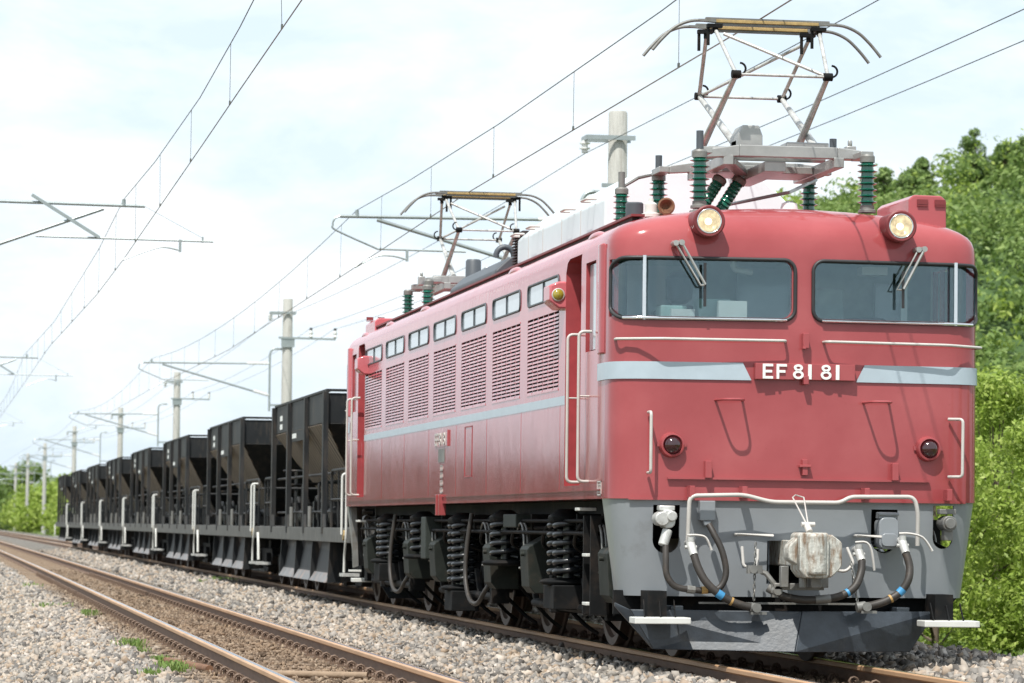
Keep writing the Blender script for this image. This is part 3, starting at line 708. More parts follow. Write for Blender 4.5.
for mir in (0, 1):
    T = (lambda m_: mirror_back(m_)) if mir else (lambda m_: m_)
    pl = T(MB().box(-.372, .398, -.035, .03, 2.160, 2.284)).build('number_plate', 'red', LOCO, smooth=0, bevel=.004)
    m_ = MB(); letters(m_, '', -.318, 2.166, .112, [('E',.078,.028),('F',.078,.048),('8',.082,.022),('1',.052,.058),('8',.082,.022),('1',.052,0)], -.048, -.034)
    T(m_).build('lettering', 'plate_white', pl, smooth=0)
    m_ = MB(); m_.box(-.008, .03, -.075, -.02, 2.125, 2.19); m_.box(-.012, .034, -.06, 0, 2.40, 2.515); m_.box(-.016, .008, -.07, -.02, 2.392, 2.41)
    m_.box(-.03, .06, -.05, .01, 1.50, 1.52); m_.box(-.005, .035, -.04, .01, 1.44, 1.56)
    for x in (-.52, .70, -.60): pass
    m_.box(-.745, -.695, -.02, .04, 1.41, 1.54); m_.box(.695, .745, -.02, .04, 1.41, 1.54)
    T(m_).build('lamp_iron', 'red', LOCO, smooth=0, bevel=.004)
    # steps on the face (small red treads)
    for a, b in ((-.665, -.452), (.470, .682)):
        m_ = MB(); m_.tube(round_corner_pipe([(a, .06, 2.0), (a+.035, -.175, 2.0), (b-.035, -.175, 2.0), (b, .06, 2.0)], .09, 8), .010, 8); T(m_).build('climbing_step', 'red', LOCO, smooth=40)
    # long handrails under the windscreens
    m_ = MB(); m_.tube(round_corner_pipe([(-1.39, .26, 2.452), (-1.41, .12, 2.452), (-1.10, -.045, 2.452), (-.15, -.075, 2.452), (-.133, .02, 2.452)], .04), .011, 8)
    T(m_).build('front_handrail', 'pipe_white', LOCO, smooth=60)
    m_ = MB(); m_.tube(round_corner_pipe([(.16, .02, 2.452), (.17, -.075, 2.452), (1.12, -.045, 2.445), (1.44, .14, 2.44), (1.42, .28, 2.44)], .04), .011, 8)
    T(m_).build('front_handrail', 'pipe_white', LOCO, smooth=60)
    for sx in (-1, 1):
        a, b = (-1.17, .05) if sx < 0 else (1.225, .09)
        pts = [(a, b, 1.90), (a, b-.11, 1.90), (a, b-.11, 1.445), (a, b, 1.445)] if sx < 0 else [(1.15, .05, 1.885), (1.235, -.045, 1.882), (1.232, -.045, 1.445), (1.15, .05, 1.445)]
        T(MB().tube(round_corner_pipe(pts, .03), .012, 8)).build('corner_grab_handle', 'pipe_white', LOCO, smooth=60)

# side equipment: louvers, windows, handrails, plates
def side_x(sx, v): return sx*v
lou = MB()
ny, nzr = 4, 20; W_, H_ = 1.525, .667
for k in range(nzr):
    z = .012+(H_-.03)*k/nzr; dz = (H_-.03)/nzr
    offs = 0 if k % 2 == 0 else .5
    cells = [(max(.0, (i+offs-.5)/3*W_), min(W_, (i+1+offs-.5)/3*W_)) for i in range(-1, 5)]
    for a, b in cells:
        if b-a < .06: continue
        a += .012; b -= .012
        lou.hexa([(-.002, a, z), (.012, a, z), (.012, b, z), (-.002, b, z), (.004, a, z+dz*.60), (.010, a, z+dz*.60), (.010, b, z+dz*.60), (.004, b, z+dz*.60)])
for i in range(4):
    a = i/3*W_; lou.box(.004, .018, max(a-.012, 0), min(a+.012, W_), 0, H_)
for i in range(3):
    a = (i+.5)/3*W_; lou.box(.006, .02, a-.010, a+.010, 0, H_)
lou.box(-.002, .03, 0, W_, 0, .012); lou.box(-.002, .03, 0, W_, H_-.012, H_)
lou0 = None
for sx in (-1, 1):
    for y in LY:
        m_ = MB(); m_.v = [(sx*(1.437-a), y+b, 2.1455+c) for a, b, c in lou.v]; m_.f = list(lou.f); m_.mi = list(lou.mi)
        m_.build('louver_panel', 'red', LOCO, smooth=0)
        # side window: rounded grey frame, mullion, two panes
        fr = MB(); pts = [(sx*1.437, a, b) for a, b in rrect(y+.012, y+1.513, 2.917, 3.093, .055, 4)]
        fr.tube(pts, .0105, 6, closed=True); fr.box(sx*1.428, sx*1.441, y+.752, y+.773, 2.917, 3.093)
        f_ = fr.build('side_window', 'roofgrey', LOCO, smooth=50)
        for a, b in ((.02, .745), (.78, 1.505)):
            MB().box(sx*1.424, sx*1.431, y+a, y+b, 2.915, 3.095).build('pane', 'sideglass', f_, smooth=0)
for sx in (-1, 1):
    for mir in (0, 1):
        f = (lambda y: L-y) if mir else (lambda y: y)
        # crew door at the back of the alcove
        d_ = MB(); d_.box(sx*1.272, sx*1.295, f(1.47), f(2.06), 1.40, 3.14)
        do = d_.build('crew_door', 'red', LOCO, smooth=0, bevel=.006)
        MB().box(sx*1.295, sx*1.299, f(1.58), f(1.93), 2.42, 3.02).build('door_window', 'sideglass', do, smooth=0)
        MB().tube([(sx*1.30, f(1.55), 2.2), (sx*1.33, f(1.55), 2.2), (sx*1.33, f(1.65), 2.2)], .01, 6).build('handle', 'steel', do)
        w_ = MB().box(sx*1.395, sx*1.405, f(.815), f(1.205), 2.415, 3.085).build('cab_side_window', 'sideglass', LOCO, smooth=0)
        q = MB(); q.box(sx*1.36, sx*1.40, f(.80), f(.825), 2.40, 3.10); q.box(sx*1.36, sx*1.40, f(1.19), f(1.22), 2.40, 3.10); q.box(sx*1.36, sx*1.40, f(1.0), f(1.02), 2.40, 3.10)
        q.build('sash', 'red', w_, smooth=0)
        # bulged pillar beside the window
        prof = [(sx*1.43, f(.43)), (sx*1.452, f(.45)), (sx*1.463, f(.50)), (sx*1.463, f(.58)), (sx*1.452, f(.63)), (sx*1.43, f(.65))]
        m_ = MB().prism(prof, 'z', 2.355, 3.20); m_.build('window_pillar', 'red', LOCO, smooth=50, bevel=.01)
        # rain hood above the door
        pts = [(sx*(1.338), f(.85+.9*t), 3.300+.022*math.sin(math.pi*t)) for t in [i/10 for i in range(11)]]
        MB().tube(pts, [.004+.034*math.sin(math.pi*i/10) for i in range(11)], 8).build('door_rain_strip', 'red', LOCO, smooth=60)
        # signal repeater lamp on a rounded red bracket
        yb = 2.24 if not mir else 2.24
        m_ = MB().prism([(sx*1.40, 2.80), (sx*1.49, 2.80), (sx*1.565, 2.86), (sx*1.565, 2.99), (sx*1.49, 3.02), (sx*1.40, 3.02)] if sx > 0 else [(-1.40, 2.80), (-1.49, 2.80), (-1.565, 2.86), (-1.565, 2.99), (-1.49, 3.02), (-1.40, 3.02)], 'y', f(2.12), f(2.42))
        lb = m_.build('signal_lamp', 'red', LOCO, smooth=40, bevel=.015)
        yf = f(2.12)
        MB().lathe([(.046,0),(.044,-.012),(.028,-.024),(.0,-.028)][::-1] if not mir else [(.046,0),(.044,.012),(.028,.024),(.0,.028)], (sx*1.495, yf, 2.91), 'y', 18).build('lens', 'lamp_amber', lb, smooth=60)
        MB().tube([(sx*1.495+.048*math.cos(a*math.pi/8), yf-.004, 2.91+.048*math.sin(a*math.pi/8)) for a in range(16)], .008, 6, closed=True).build('rim', 'pipe_white', lb, smooth=60)
        # pairs of long handrails
        for y in (1.04, 1.52):
            m_ = MB().tube(round_corner_pipe([(sx*1.42, f(y), 2.555), (sx*1.52, f(y), 2.555), (sx*1.52, f(y), 1.385), (sx*1.42, f(y), 1.385)], .045), .0125, 8)
            m_.cyl((sx*1.43, f(y), 2.05), (sx*1.52, f(y), 2.05), .008, 6)
            m_.build('door_handrail', 'pipe_white', LOCO, smooth=60)
    for y in (5.2, 11.0, 13.9):
        pts = [(sx*(1.338), y-.45+.9*t, 3.300+.022*math.sin(math.pi*t)) for t in [i/10 for i in range(11)]]
        if y > 2: MB().tube(pts, [.004+.034*math.sin(math.pi*i/10) for i in range(11)], 8).build('roof_lug', 'red', LOCO, smooth=60)
    # lifting bracket
    m_ = MB(); m_.box(sx*1.40, sx*1.475, 8.90, 8.95, 1.13, 1.34); m_.box(sx*1.40, sx*1.475, 9.10, 9.15, 1.13, 1.34); m_.box(sx*1.40, sx*1.455, 8.95, 9.10, 1.16, 1.32)
    m_.build('lifting_bracket', 'red', LOCO, smooth=0, bevel=.006)
    # side number plate: raised letters on red blocks, maker plate, small vertical plate
    m_ = MB().box(sx*1.436, sx*1.452, 8.52, 8.60, 1.82, 1.98).box(sx*1.436, sx*1.442, 8.60, 9.45, 1.82, 1.98)
    pl = m_.build('side_number_plate', 'red', LOCO, smooth=0)
    m_ = MB(); letters(m_, '', 9.42, 1.835, .125, [('E',.11,.03),('F',.11,.04),('8',.12,.03),('1',.06,.06),('8',.12,.03),('1',.06,0)], sx*1.442, sx*1.449, -1 if sx < 0 else -1, 'x')
    m_.build('lettering', 'pipe_white', pl, smooth=0)
    MB().box(sx*1.434, sx*1.440, 8.78, 9.22, 1.665, 1.80).build('maker_plate', 'dull', LOCO, smooth=0)
    m_ = MB()
    for k in range(4):
        z = 1.58-.075*k
        m_.box(sx*1.434, sx*1.440, 8.90, 9.08, z, z+.012); m_.box(sx*1.434, sx*1.440, 8.90, 9.08, z+.045, z+.055); m_.box(sx*1.434, sx*1.440, 8.98, 9.0, z, z+.055); m_.box(sx*1.434, sx*1.440, 8.90, 8.915, z, z+.055); m_.box(sx*1.434, sx*1.440, 9.065, 9.08, z, z+.055)
    m_.build('vertical_lettering', 'pipe_white', LOCO, smooth=0)
    # depot mark: boxed character by the corner
    m_ = MB(); a, b, z0_, z1_ = .50, .66, 1.275, 1.385
    for (p0, p1, q0, q1) in ((a, b, z0_, z0_+.010), (a, b, z1_-.010, z1_), (a, a+.014, z0_, z1_), (b-.014, b, z0_, z1_), (a+.073, a+.087, z0_+.02, z1_-.02), (a+.03, b-.03, z0_+.05, z0_+.058), (a+.03, b-.03, z0_+.078, z0_+.086), (a+.03, b-.03, z0_+.022, z0_+.03)):
        m_.box(sx*1.435, sx*1.4395, p0, p1, q0, q1)
    m_.build('depot_mark', 'pipe_white', LOCO, smooth=0)
    # access flap outline on the side
    m_ = MB()
    for (p0, p1, q0, q1) in ((7.0, 7.012, 1.50, 1.98), (7.45, 7.462, 1.50, 1.98), (7.0, 7.462, 1.97, 1.982), (7.0, 7.462, 1.495, 1.507)): m_.box(sx*1.434, sx*1.4395, p0, p1, q0, q1)
    m_.build('access_flap', 'red_dark', LOCO, smooth=0)
    m_ = MB()
    for y in [2.32+1.908*i for i in range(8)]: m_.box(sx*1.4345, sx*1.4368, y-.006, y+.006, 1.33, 2.015)
    m_.build('panel_seams', 'red', LOCO, smooth=0)
print('body ok')

# ---- front skirt
def skirt_outline(W, f, inset=0., yend=.92):
    k = W/1.435; h = [((x-inset*min(1, x/1.2))*k, y+f+inset) for x, y in PLAN]+[((1.435-inset)*k, yend)]
    return [(-x, y) for x, y in h[::-1][:-1]]+h
for mir in (0, 1):
    T = (lambda m_: mirror_back(m_)) if mir else (lambda m_: m_)
    m_ = MB(); levels = [(.520, 1.335, .055, .44), (.60, 1.345, .05, .45), (1.25, 1.425, .012, .52)]
    n_ = len(skirt_outline(1.4, 0)); vs = []
    for z, W, f, ye in levels:
        o_ = skirt_outline(W, f, 0, ye); i_ = skirt_outline(W, f, .02, ye)
        vs += [(x, y, z) for x, y in o_]+[(x, y, z) for x, y in i_]
    fs = []
    for l in range(len(levels)-1):
        a = l*2*n_; b = a+2*n_
        for j in range(n_-1): fs += [(a+j, a+j+1, b+j+1, b+j), (a+n_+j+1, a+n_+j, b+n_+j, b+n_+j+1)]
        fs += [(a+n_, a, b, b+n_), (a+n_-1, a+2*n_-1, b+2*n_-1, b+n_-1)]
    t_ = (len(levels)-1)*2*n_
    for j in range(n_-1): fs += [(j+1, j, n_+j, n_+j+1), (t_+j, t_+j+1, t_+n_+j+1, t_+n_+j)]
    m_.add(vs, fs)
    skt = T(m_).build('front_skirt', ['skirt', 'skirt', 'skirt', 'skirt'], LOCO, smooth=0)
    def slot(x0, x1, z0, z1):
        r_ = (x1-x0)/2; return [(x0, z1), (x1, z1)]+[(x0+r_+r_*math.cos(R(a)), z0+r_-r_*math.sin(R(a))) for a in range(0, 181, 15)]
    c_ = MB()
    for s4 in ((-1.128, -.925, .84, 1.205), (.555, .765, .86, 1.19), (1.05, 1.215, .895, 1.225)): c_.prism(slot(*s4), 'y', -.3, .5)
    c_.box(-.255, .13, -.3, .6, .62, .945)
    cc = T(c_).build('cutter', ['skirt'], smooth=0)
    boolean(skt, [cc]); skt.data.shade_smooth(); skt.data.set_sharp_from_angle(angle=R(24))
    wn = skt.modifiers.new('wn', 'WEIGHTED_NORMAL'); wn.keep_sharp = True
    m_ = MB()
    for x in (-.235, .415): m_.box(x-.005, x+.005, .070, .10, .53, 1.24)
    T(m_).build('skirt_seams', 'plow', LOCO, smooth=0)
    # red fillet strip under the body edge
    p = seg(-1.3, 1.3); m_ = plate_on(p, [1.242]*len(p), [1.262]*len(p), .012, .04); T(m_).build('lower_edge', 'red', LOCO, smooth=40)
    # jumper boxes behind the slots
    def jumper(x, z, big, material):
        j_ = MB(); j_.prism(rrect(x-.075, x+.075, z-.14, z+.10, .05), 'y', -.05, .10); j_.box(x-.07, x+.07, -.02, .08, z+.09, z+.14)
        j_.cyl((x-.08, -.03, z+.125), (x+.08, -.03, z+.125), .014, 8); j_.prism(rrect(x-.06, x+.06, z-.12, z-.02, .03), 'y', -.075, -.05)
        return T(j_).build('jumper_socket', material, LOCO, smooth=40, bevel=.006)
    jumper(.662, 1.03, 1, 'skirt')
    j = T(MB().prism([(-.03+a, b) for a, b in rrect(-1.06, -.96, 1.03, 1.17, .045)], 'y', -.11, .05).cyl((-1.04, -.07, 1.02), (-1.08, -.09, .90), .038, 12).cyl((-1.09, -.13, 1.10), (-1.09, .02, 1.10), .055, 14).cyl((-1.02, -.14, 1.12), (-1.02, .02, 1.12), .04, 12).box(-1.1, -.98, -.05, .05, 1.16, 1.2)).build('jumper_plug', 'galvwhite', LOCO, smooth=40, bevel=.008)
    j = T(MB().cyl((1.135, -.05, 1.09), (1.135, .12, 1.09), .058, 16).cyl((1.135, -.07, 1.09), (1.135, -.05, 1.09), .042, 16).box(1.07, 1.20, .0, .08, 1.16, 1.20).box(1.10, 1.17, -.02, .06, .96, 1.04)).build('jumper_socket', 'dull', LOCO, smooth=40, bevel=.005)
    # black box above the cable and the cable loop
    T(MB().box(-.785, -.665, -.02, .12, 1.09, 1.24).prism([(-.76, 1.09), (-.69, 1.09), (-.705, 1.05), (-.745, 1.05)], 'y', -.01, .08)).build('cable_box', 'skirt', LOCO, smooth=0, bevel=.008)
    cab_ = smooth_path([(-1.06, -.10, .90), (-1.065, -.13, .80), (-1.06, -.15, .68), (-1.0, -.16, .60), (-.89, -.16, .575), (-.76, -.16, .57), (-.66, -.15, .59), (-.61, -.14, .70), (-.635, -.12, .86), (-.69, -.08, .99), (-.72, -.04, 1.06)], 6)
    jc = T(MB().tube(cab_, .024, 10)).build('jumper_cable', 'hose', LOCO, smooth=60)
    T(MB().cyl((-.91, -.16, .577), (-.85, -.16, .572), .031, 10)).build('clamp', 'dull', jc); T(MB().cyl((-.80, -.16, .571), (-.755, -.16, .573), .029, 10)).build('clamp', 'ochre', jc)
    def hose(pts, cock, bands, lever):
        P = smooth_path(pts, 7); h_ = T(MB().tube(P, .030, 12)).build('brake_hose', 'hose', LOCO, smooth=60)
        for frac, material, ln in bands:
            i = int(frac*(len(P)-1)); T(MB().tube(P[i:i+ln+1], .0325, 12)).build('band', material, h_, smooth=60)
        c = Vector(cock)
        k_ = MB(); k_.tube([c+Vector((0, .12, .05)), c+Vector((0, .02, .06)), c+Vector((0, 0, .04)), c+Vector(Vector(pts[0])-c)*1.0], [.026, .034, .034, .032], 12)
        k_.cyl(c+Vector((0, 0, .05)), c+Vector((0, 0, .095)), .028, 12); k_.cyl(c+Vector((-.045, .0, .02)), c+Vector((.045, .0, .02)), .015, 10)
        T(k_).build('angle_cock', 'galvwhite', h_, smooth=45)
        T(MB().tube(smooth_path([c+Vector((-.03, -.01, .11)), c+Vector((.05, -.02, .11))]+[c+Vector(q) for q in lever], 4), .010, 6)).build('lever', 'pipe_white', h_, smooth=60)
        e = P[-1]; d = (P[-1]-P[-2]).normalized()
        T(MB().tube([e-d*.02, e+d*.05], [.038, .038], 12).box(e.x-.02, e.x+.10, e.y-.03, e.y+.02, e.z-.05, e.z-.03).cyl(e+Vector((.02, -.05, .0)), e+Vector((.02, .05, .0)), .035, 10)).build('coupling', 'dull', h_, smooth=40)
    hose([(-.86, -.17, .83), (-.835, -.2, .74), (-.785, -.23, .64), (-.70, -.25, .555), (-.60, -.25, .495), (-.50, -.25, .46), (-.43, -.25, .445)], (-.875, -.12, .87), [(.50, 'blue', 3), (.68, 'ochre', 1)], [(.11, -.03, .09), (.15, -.04, .0)])
    hose([(.755, -.19, .86), (.775, -.22, .76), (.755, -.25, .66), (.695, -.25, .57), (.60, -.25, .51), (.50, -.25, .475), (.41, -.25, .46)], (.745, -.13, .90), [(.46, 'blue', 3), (.62, 'ochre', 1)], [(.15, -.03, .08), (.22, -.04, -.02)])
    hose([(.42, -.17, .80), (.405, -.2, .71), (.34, -.25, .60), (.22, -.27, .535), (.06, -.27, .51), (-.08, -.27, .51), (-.20, -.27, .535), (-.27, -.25, .575)], (.41, -.12, .83), [(.36, 'blue', 1), (.50, 'dull', 5)], [(.09, -.03, .05), (.11, -.04, -.10)])
    # chain left of the coupler
    def chain(a, b, n_, sag, parent=LOCO, r_=.012):
        a = Vector(a); b = Vector(b); m2 = MB()
        for i in range(n_):
            t = (i+.5)/n_; p_ = a.lerp(b, t)+Vector((0, 0, -sag*4*t*(1-t))); d = (b-a)/n_*.62
            ax = Vector((0, 1, 0)) if i % 2 else Vector((.7, .7, 0))
            u_ = d.normalized(); v_ = ax
            pts = [p_+u_*d.length*math.cos(k*math.pi/4)+v_*r_*1.1*math.sin(k*math.pi/4) for k in range(8)]
            m2.tube(pts, .0045, 5, closed=True)
        return T(m2).build('safety_chain', 'dull', parent, smooth=60)
    chain((-.40, -.2, .93), (-.42, -.24, .50), 11, .0)
    chain((.33, -.2, .80), (.37, -.24, .50), 9, .02)
    # rusty linkage
    lk = MB(); lk.tube([(-.42, -.2, .74), (-.33, -.25, .70), (-.27, -.27, .62), (-.25, -.27, .58)], .02, 8); lk.box(-.47, -.36, -.26, -.2, .70, .76); lk.box(-.30, -.22, -.28, -.2, .56, .62)
    lk.cyl((-.43, -.27, .73), (-.43, -.15, .73), .03, 10)
    T(lk).build('hose_linkage', 'dull', LOCO, smooth=40)
    # white guard brackets
    for x in (-.43, .31):
        T(MB().tube(round_corner_pipe([(x-.05, -.10, .90), (x-.045, -.13, .75), (x+.06, -.13, .74), (x+.07, -.10, .88)] if x < 0 else [(x-.10, -.12, .73), (x+.0, -.13, .72), (x+.06, -.13, .78), (x+.02, -.08, .90)], .03), .012, 8)).build('guard_bracket', 'pipe_white', LOCO, smooth=60)
    for a, b in ((-.50, -.235), (.42, .60)):
        T(MB().tube([(a, .05, .99), (a, -.05, .988), (b, -.05, .985), (b, .05, .985)], .011, 8)).build('skirt_grab_rail', 'pipe_white', LOCO, smooth=60)
    # white air pipe across the top of the skirt
    pp = [(-.885, -.06, .93), (-.880, -.09, 1.275), (-.47, -.10, 1.287), (-.26, -.10, 1.235), (.27, -.10, 1.236), (.35, -.10, 1.282), (.845, -.09, 1.288), (.875, -.09, 1.17), (.880, -.06, .92)]
    pr = T(MB().tube(round_corner_pipe(pp, .06, 6), .0165, 10)).build('air_pipe', 'pipe_white', LOCO, smooth=60)
    cl_ = MB()
    for x in (-.86, -.46, .48, 1.12): cl_.box(x-.02, x+.02, -.10, .02, 1.26, 1.35)
    T(cl_).build('pipe_clamps', 'red', LOCO, smooth=0, bevel=.004)
    # coupler
    m_ = MB()
    m_.prism([(-.215, .74), (-.215, 1.00), (-.19, 1.02), (.02, 1.02), (.04, 1.0), (.04, .70), (.02, .675), (-.16, .675)], 'y', -.70, -.40)
    m_.lathe([(.085, .70), (.10, .715), (.10, 1.0), (.085, 1.015)], (-.07, -.66, 0), 'z', 20)
    m_.prism([(.03, .68), (.03, 1.005), (.08, 1.005), (.155, .955), (.165, .94), (.165, .77), (.14, .735), (.07, .68)], 'y', -.66, -.38)
    m_.prism([(-.21, .77), (-.21, .985), (-.28, .925), (-.29, .90), (-.29, .83), (-.28, .81)], 'y', -.62, -.46)
    m_.box(-.17, .06, -.42, .5, .76, .96)
    m_.v = [(-.055+(x+.062)*.86, y, .845+(z-.85)*.97) for x, y, z in m_.v]
    ck = T(m_).build('coupler', 'coupler', LOCO, smooth=40, bevel=.012)
    T(MB().box(-.24, -.18, -.34, -.28, .60, .76).box(-.05, .03, -.5, -.3, .60, .68).box(-.28, .10, -.30, -.22, .58, .63).cyl((-.1, -.45, .60), (-.1, -.45, .70), .03, 10).box(.06, .12, -.35, -.25, .60, .70)).build('coupler_carrier', 'dull', ck, smooth=30, bevel=.006)
    T(MB().tube([(-.09, -.60, 1.015), (-.10, -.55, 1.06)], .025, 10).cyl((-.14, -.55, 1.07), (-.04, -.55, 1.07), .018, 8).tube([(-.10, -.55, 1.07), (-.145, -.30, 1.27), (-.10, -.20, 1.29), (-.06, -.30, 1.27), (-.09, -.55, 1.07)], .006, 6)).build('uncoupling_lever', 'pipe_white', ck, smooth=50)
    # buffer beam and snowplough
    m_ = MB(); m_.box(-1.15, 1.10, .22, .6, .36, .64); T(m_).build('buffer_beam', 'under', LOCO, smooth=0, bevel=.01)
    T(MB().box(-.80, .62, -.10, -.07, .468, .482)).build('hose_rail', 'dull', LOCO, smooth=0); T(MB().box(-1.38, 1.08, .26, .30, .38, .56)).build('plough_beam', 'under', LOCO, smooth=0)  # plough beam coloured black to carry the shadow of the skirt overhang
    m_ = MB(); cx = -.03; th = Vector((0, .03, 0))
    top = [(-1.43, .12, .485), (-1.30, .02, .40), (cx+.02, -.22, .40), (1.06, .02, .40), (1.12, .12, .49)]
    low = [(-1.43, .12, .44), (-1.13, -.02, .125), (cx-.10, -.34, .120), (.84, -.02, .115), (1.12, .12, .44)]
    def sheet(A, B_, C_, D_):
        A, B_, C_, D_ = map(Vector, (A, B_, C_, D_)); m_.hexa([tuple(x) for x in (C_, D_, D_+th, C_+th, A, B_, B_+th, A+th)])
    sheet((-1.30, .02, .42), (cx-.02, -.22, .42), low[1], low[2]); sheet((cx-.017, -.22, .42), (1.05, .02, .42), (cx-.097, -.34, .12), low[3])
    sheet((-1.40, .10, .47), (-1.303, .02, .42), (-1.40, .10, .44), (-1.133, -.02, .125))
    m_.box(-1.0, -.9, .0, .3, .2, .45); m_.box(.74, .84, .0, .3, .2, .45)
    T(m_).build('snowplough', 'plow', LOCO, smooth=0, bevel=.006)
    for x0, x1, z in ((-1.335, -.915, .322), (.860, 1.285, .312)):
        st_ = T(MB().box(x0, x1, -.34, -.12, z, z+.048)).build('shunter_step', 'white', LOCO, smooth=0, bevel=.006)
        m2 = MB(); m2.box(x0+.14, x0+.28, -.13, .15, z+.02, z+.24)
        for dx in (.08, .2, .31): m2.bar((x0+dx, -.30, z+.045), (x0+dx+.03, -.10, z+.17), .008, .02)
        T(m2).build('bracket', 'under', st_, smooth=0)
print('front ok')

# ---- underframe and bogies
m_ = MB()
m_.box(-.95, .95, .9, L-.9, .95, 1.25); m_.box(-1.12, 1.12, .75, L-.75, 1.14, 1.246)
for y in (5.9, 11.3): m_.box(-1.1, 1.1, y-.25, y+.5, .62, 1.14)
for y in np.arange(1.4, L-1, 1.1): m_.box(-1.25, 1.25, y, y+.06, 1.0, 1.14)
m_.build('underframe', 'under', LOCO, smooth=0)
m_ = MB()
for sx in (-1, 1):
    for z, x in ((1.08, 1.30), (1.02, 1.22), (.98, 1.33)): m_.tube([(sx*x, 1.1, z), (sx*x, L-1.1, z)], .018, 6)
    for y in (2.1, 3.6, 5.2, 7.0, 8.0, 9.4, 10.9, 13.2, 15.0, 16.3): m_.tube(smooth_path([(sx*1.25, y, 1.12), (sx*1.32, y+.05, .98), (sx*1.30, y+.15, .86), (sx*1.12, y+.2, .78)], 4), .016, 6)
m_.build('brake_pipes', 'under', LOCO, smooth=60)
m_ = MB()
for sx in (-1, 1):
    m_.box(sx*1.15, sx*1.36, 4.9, 5.6, 1.02, 1.14); m_.box(sx*1.16, sx*1.40, 10.35, 10.7, .68, 1.12)
m_.build('equipment_boxes', 'skirtgreen', LOCO, smooth=0, bevel=.01)
m_ = MB()
for sx in (-1, 1):
    m_.box(sx*1.25, sx*1.40, 1.10, 1.13, .35, 1.12); m_.box(sx*1.25, sx*1.40, 1.40, 1.43, .35, 1.12)
m_.build('cab_steps_frame', 'under', LOCO, smooth=0)
m_ = MB()
for sx in (-1, 1):
    for y, z in ((1.6, 1.16), (1.27, .80), (1.25, .42), (16.2, 1.06), (16.9, .45)): m_.box(sx*1.28, sx*1.42, y-.09, y+.09, z, z+.025)
m_.build('side_step_treads', 'white', LOCO, smooth=0, bevel=.004)
AX = {0: (1.80, 4.30), 1: (7.51, 10.01), 2: (13.22, 15.72)}
def helix(c, r_, z0, z1, turns, wire, n=14):
    return [(c[0]+r_*math.cos(2*math.pi*t*turns), c[1]+r_*math.sin(2*math.pi*t*turns), z0+(z1-z0)*t) for t in [i/(n*turns) for i in range(int(n*turns)+1)]]
def wheelset(parent, y, r_=.56, half=.56):
    for sx in (-1, 1):
        prof = [(.09,-.10),(.15,-.09),(.16,-.055),(.22,-.02),(r_-.09,-.015),(r_-.07,-.045),(r_-.005,-.048),(r_,.035),(r_+.028,.052),(r_+.028,.075),(r_-.06,.080),(r_-.09,.03),(.2,.03),(.13,.10)]
        prof = [(a, -sx*-b) for a, b in prof]
        if sx > 0: prof = [(a, -b) for a, b in [(p_, -q_) for p_, q_ in prof]]
        pr_ = [(a, b) for a, b in prof]
        mm_ = MB(); 
        base = [(.09,-.10),(.15,-.09),(.16,-.055),(.22,-.02),(r_-.09,-.015),(r_-.07,-.045),(r_-.005,-.048),(r_,.035),(r_+.028,.052),(r_+.028,.075),(r_-.06,.080),(r_-.09,.03),(.2,.03),(.13,.10)]
        prr = [(a, (b if sx < 0 else -b)) for a, b in base]
        if sx > 0: prr = prr[::-1]
        mm_.lathe(prr, (sx*half, y, r_), 'x', 32); mm_.build('wheel', 'wheel', parent, smooth=40)
    MB().cyl((-half, y, r_), (half, y, r_), .085, 14).build('axle', 'under', parent)
for bi, (a, b) in AX.items():
    yc = (a+b)/2
    bg_ = bpy.data.objects.new('bogie', None); COL.objects.link(bg_); bg_.parent = LOCO
    wheelset(bg_, a); wheelset(bg_, b)
    m_ = MB()
    for sx in (-1, 1):
        m_.prism([(a-.75, .72), (a-.55, .86), (yc-.7, .86), (yc-.4, .58), (yc+.4, .58), (yc+.7, .86), (b+.55, .86), (b+.75, .72), (b+.6, .62), (yc+.75, .60), (yc+.45, .38), (yc-.45, .38), (yc-.75, .60), (a-.6, .62)], 'x', sx*.98, sx*1.14)
    m_.box(-1., 1., yc-.35, yc+.35, .40, .80); m_.box(-1., 1., a-.72, a-.6, .62, .80); m_.box(-1., 1., b+.6, b+.72, .62, .80)
    m_.build('bogie_frame', 'under', bg_, smooth=0, bevel=.012)
    m_ = MB()
    for sx in (-1, 1):
        for y in (a, b):
            m_.lathe([(.17, -.10), (.17, .10), (.13, .16), (.0, .16)] if sx > 0 else [(.0, -.16), (.13, -.16), (.17, -.10), (.17, .10)], (sx*1.05, y, .56), 'x', 18)
            m_.cyl((sx*1.20, y-.5, .36), (sx*1.20, y+.5, .36), .035, 10); m_.box(sx*1.08, sx*1.25, y-.62, y-.5, .30, .62)
            m_.bar((sx*1.18, y+.5, .36), (sx*1.18, y+.75, .60), .05, .05)
    m_.build('axle_box', 'under', bg_, smooth=40, bevel=.008)
    # brake blocks and sand pipes near the rail
    m_ = MB()
    for sx in (-1, 1):
        for y in (a, b):
            for s2 in (-1, 1):
                m_.box(sx*.5, sx*.62, y+s2*.64-.035, y+s2*.64+.035, .32, .75)
                m_.tube(smooth_path([(sx*1.1, y+s2*.78, .75), (sx*1.02, y+s2*.76, .5), (sx*.75, y+s2*.72, .2), (sx*.6, y+s2*.66, .08)], 4), .02, 6)
    m_.tube([(-1.18, a-.5, .36), (-1.18, b+.5, .36)], .04, 8); m_.tube([(1.18, a-.5, .36), (1.18, b+.5, .36)], .04, 8)
    m_.build('brake_gear', 'under', bg_, smooth=40)
SPR = [(2.88, .175, .62, 1.08, 6, 0), (5.98, .13, .74, 1.08, 4, 1), (8.58, .175, .46, 1.06, 8, 1), (14.25, .165, .66, 1.06, 6, 2), (11.4, .13, .74, 1.08, 4, 2)]
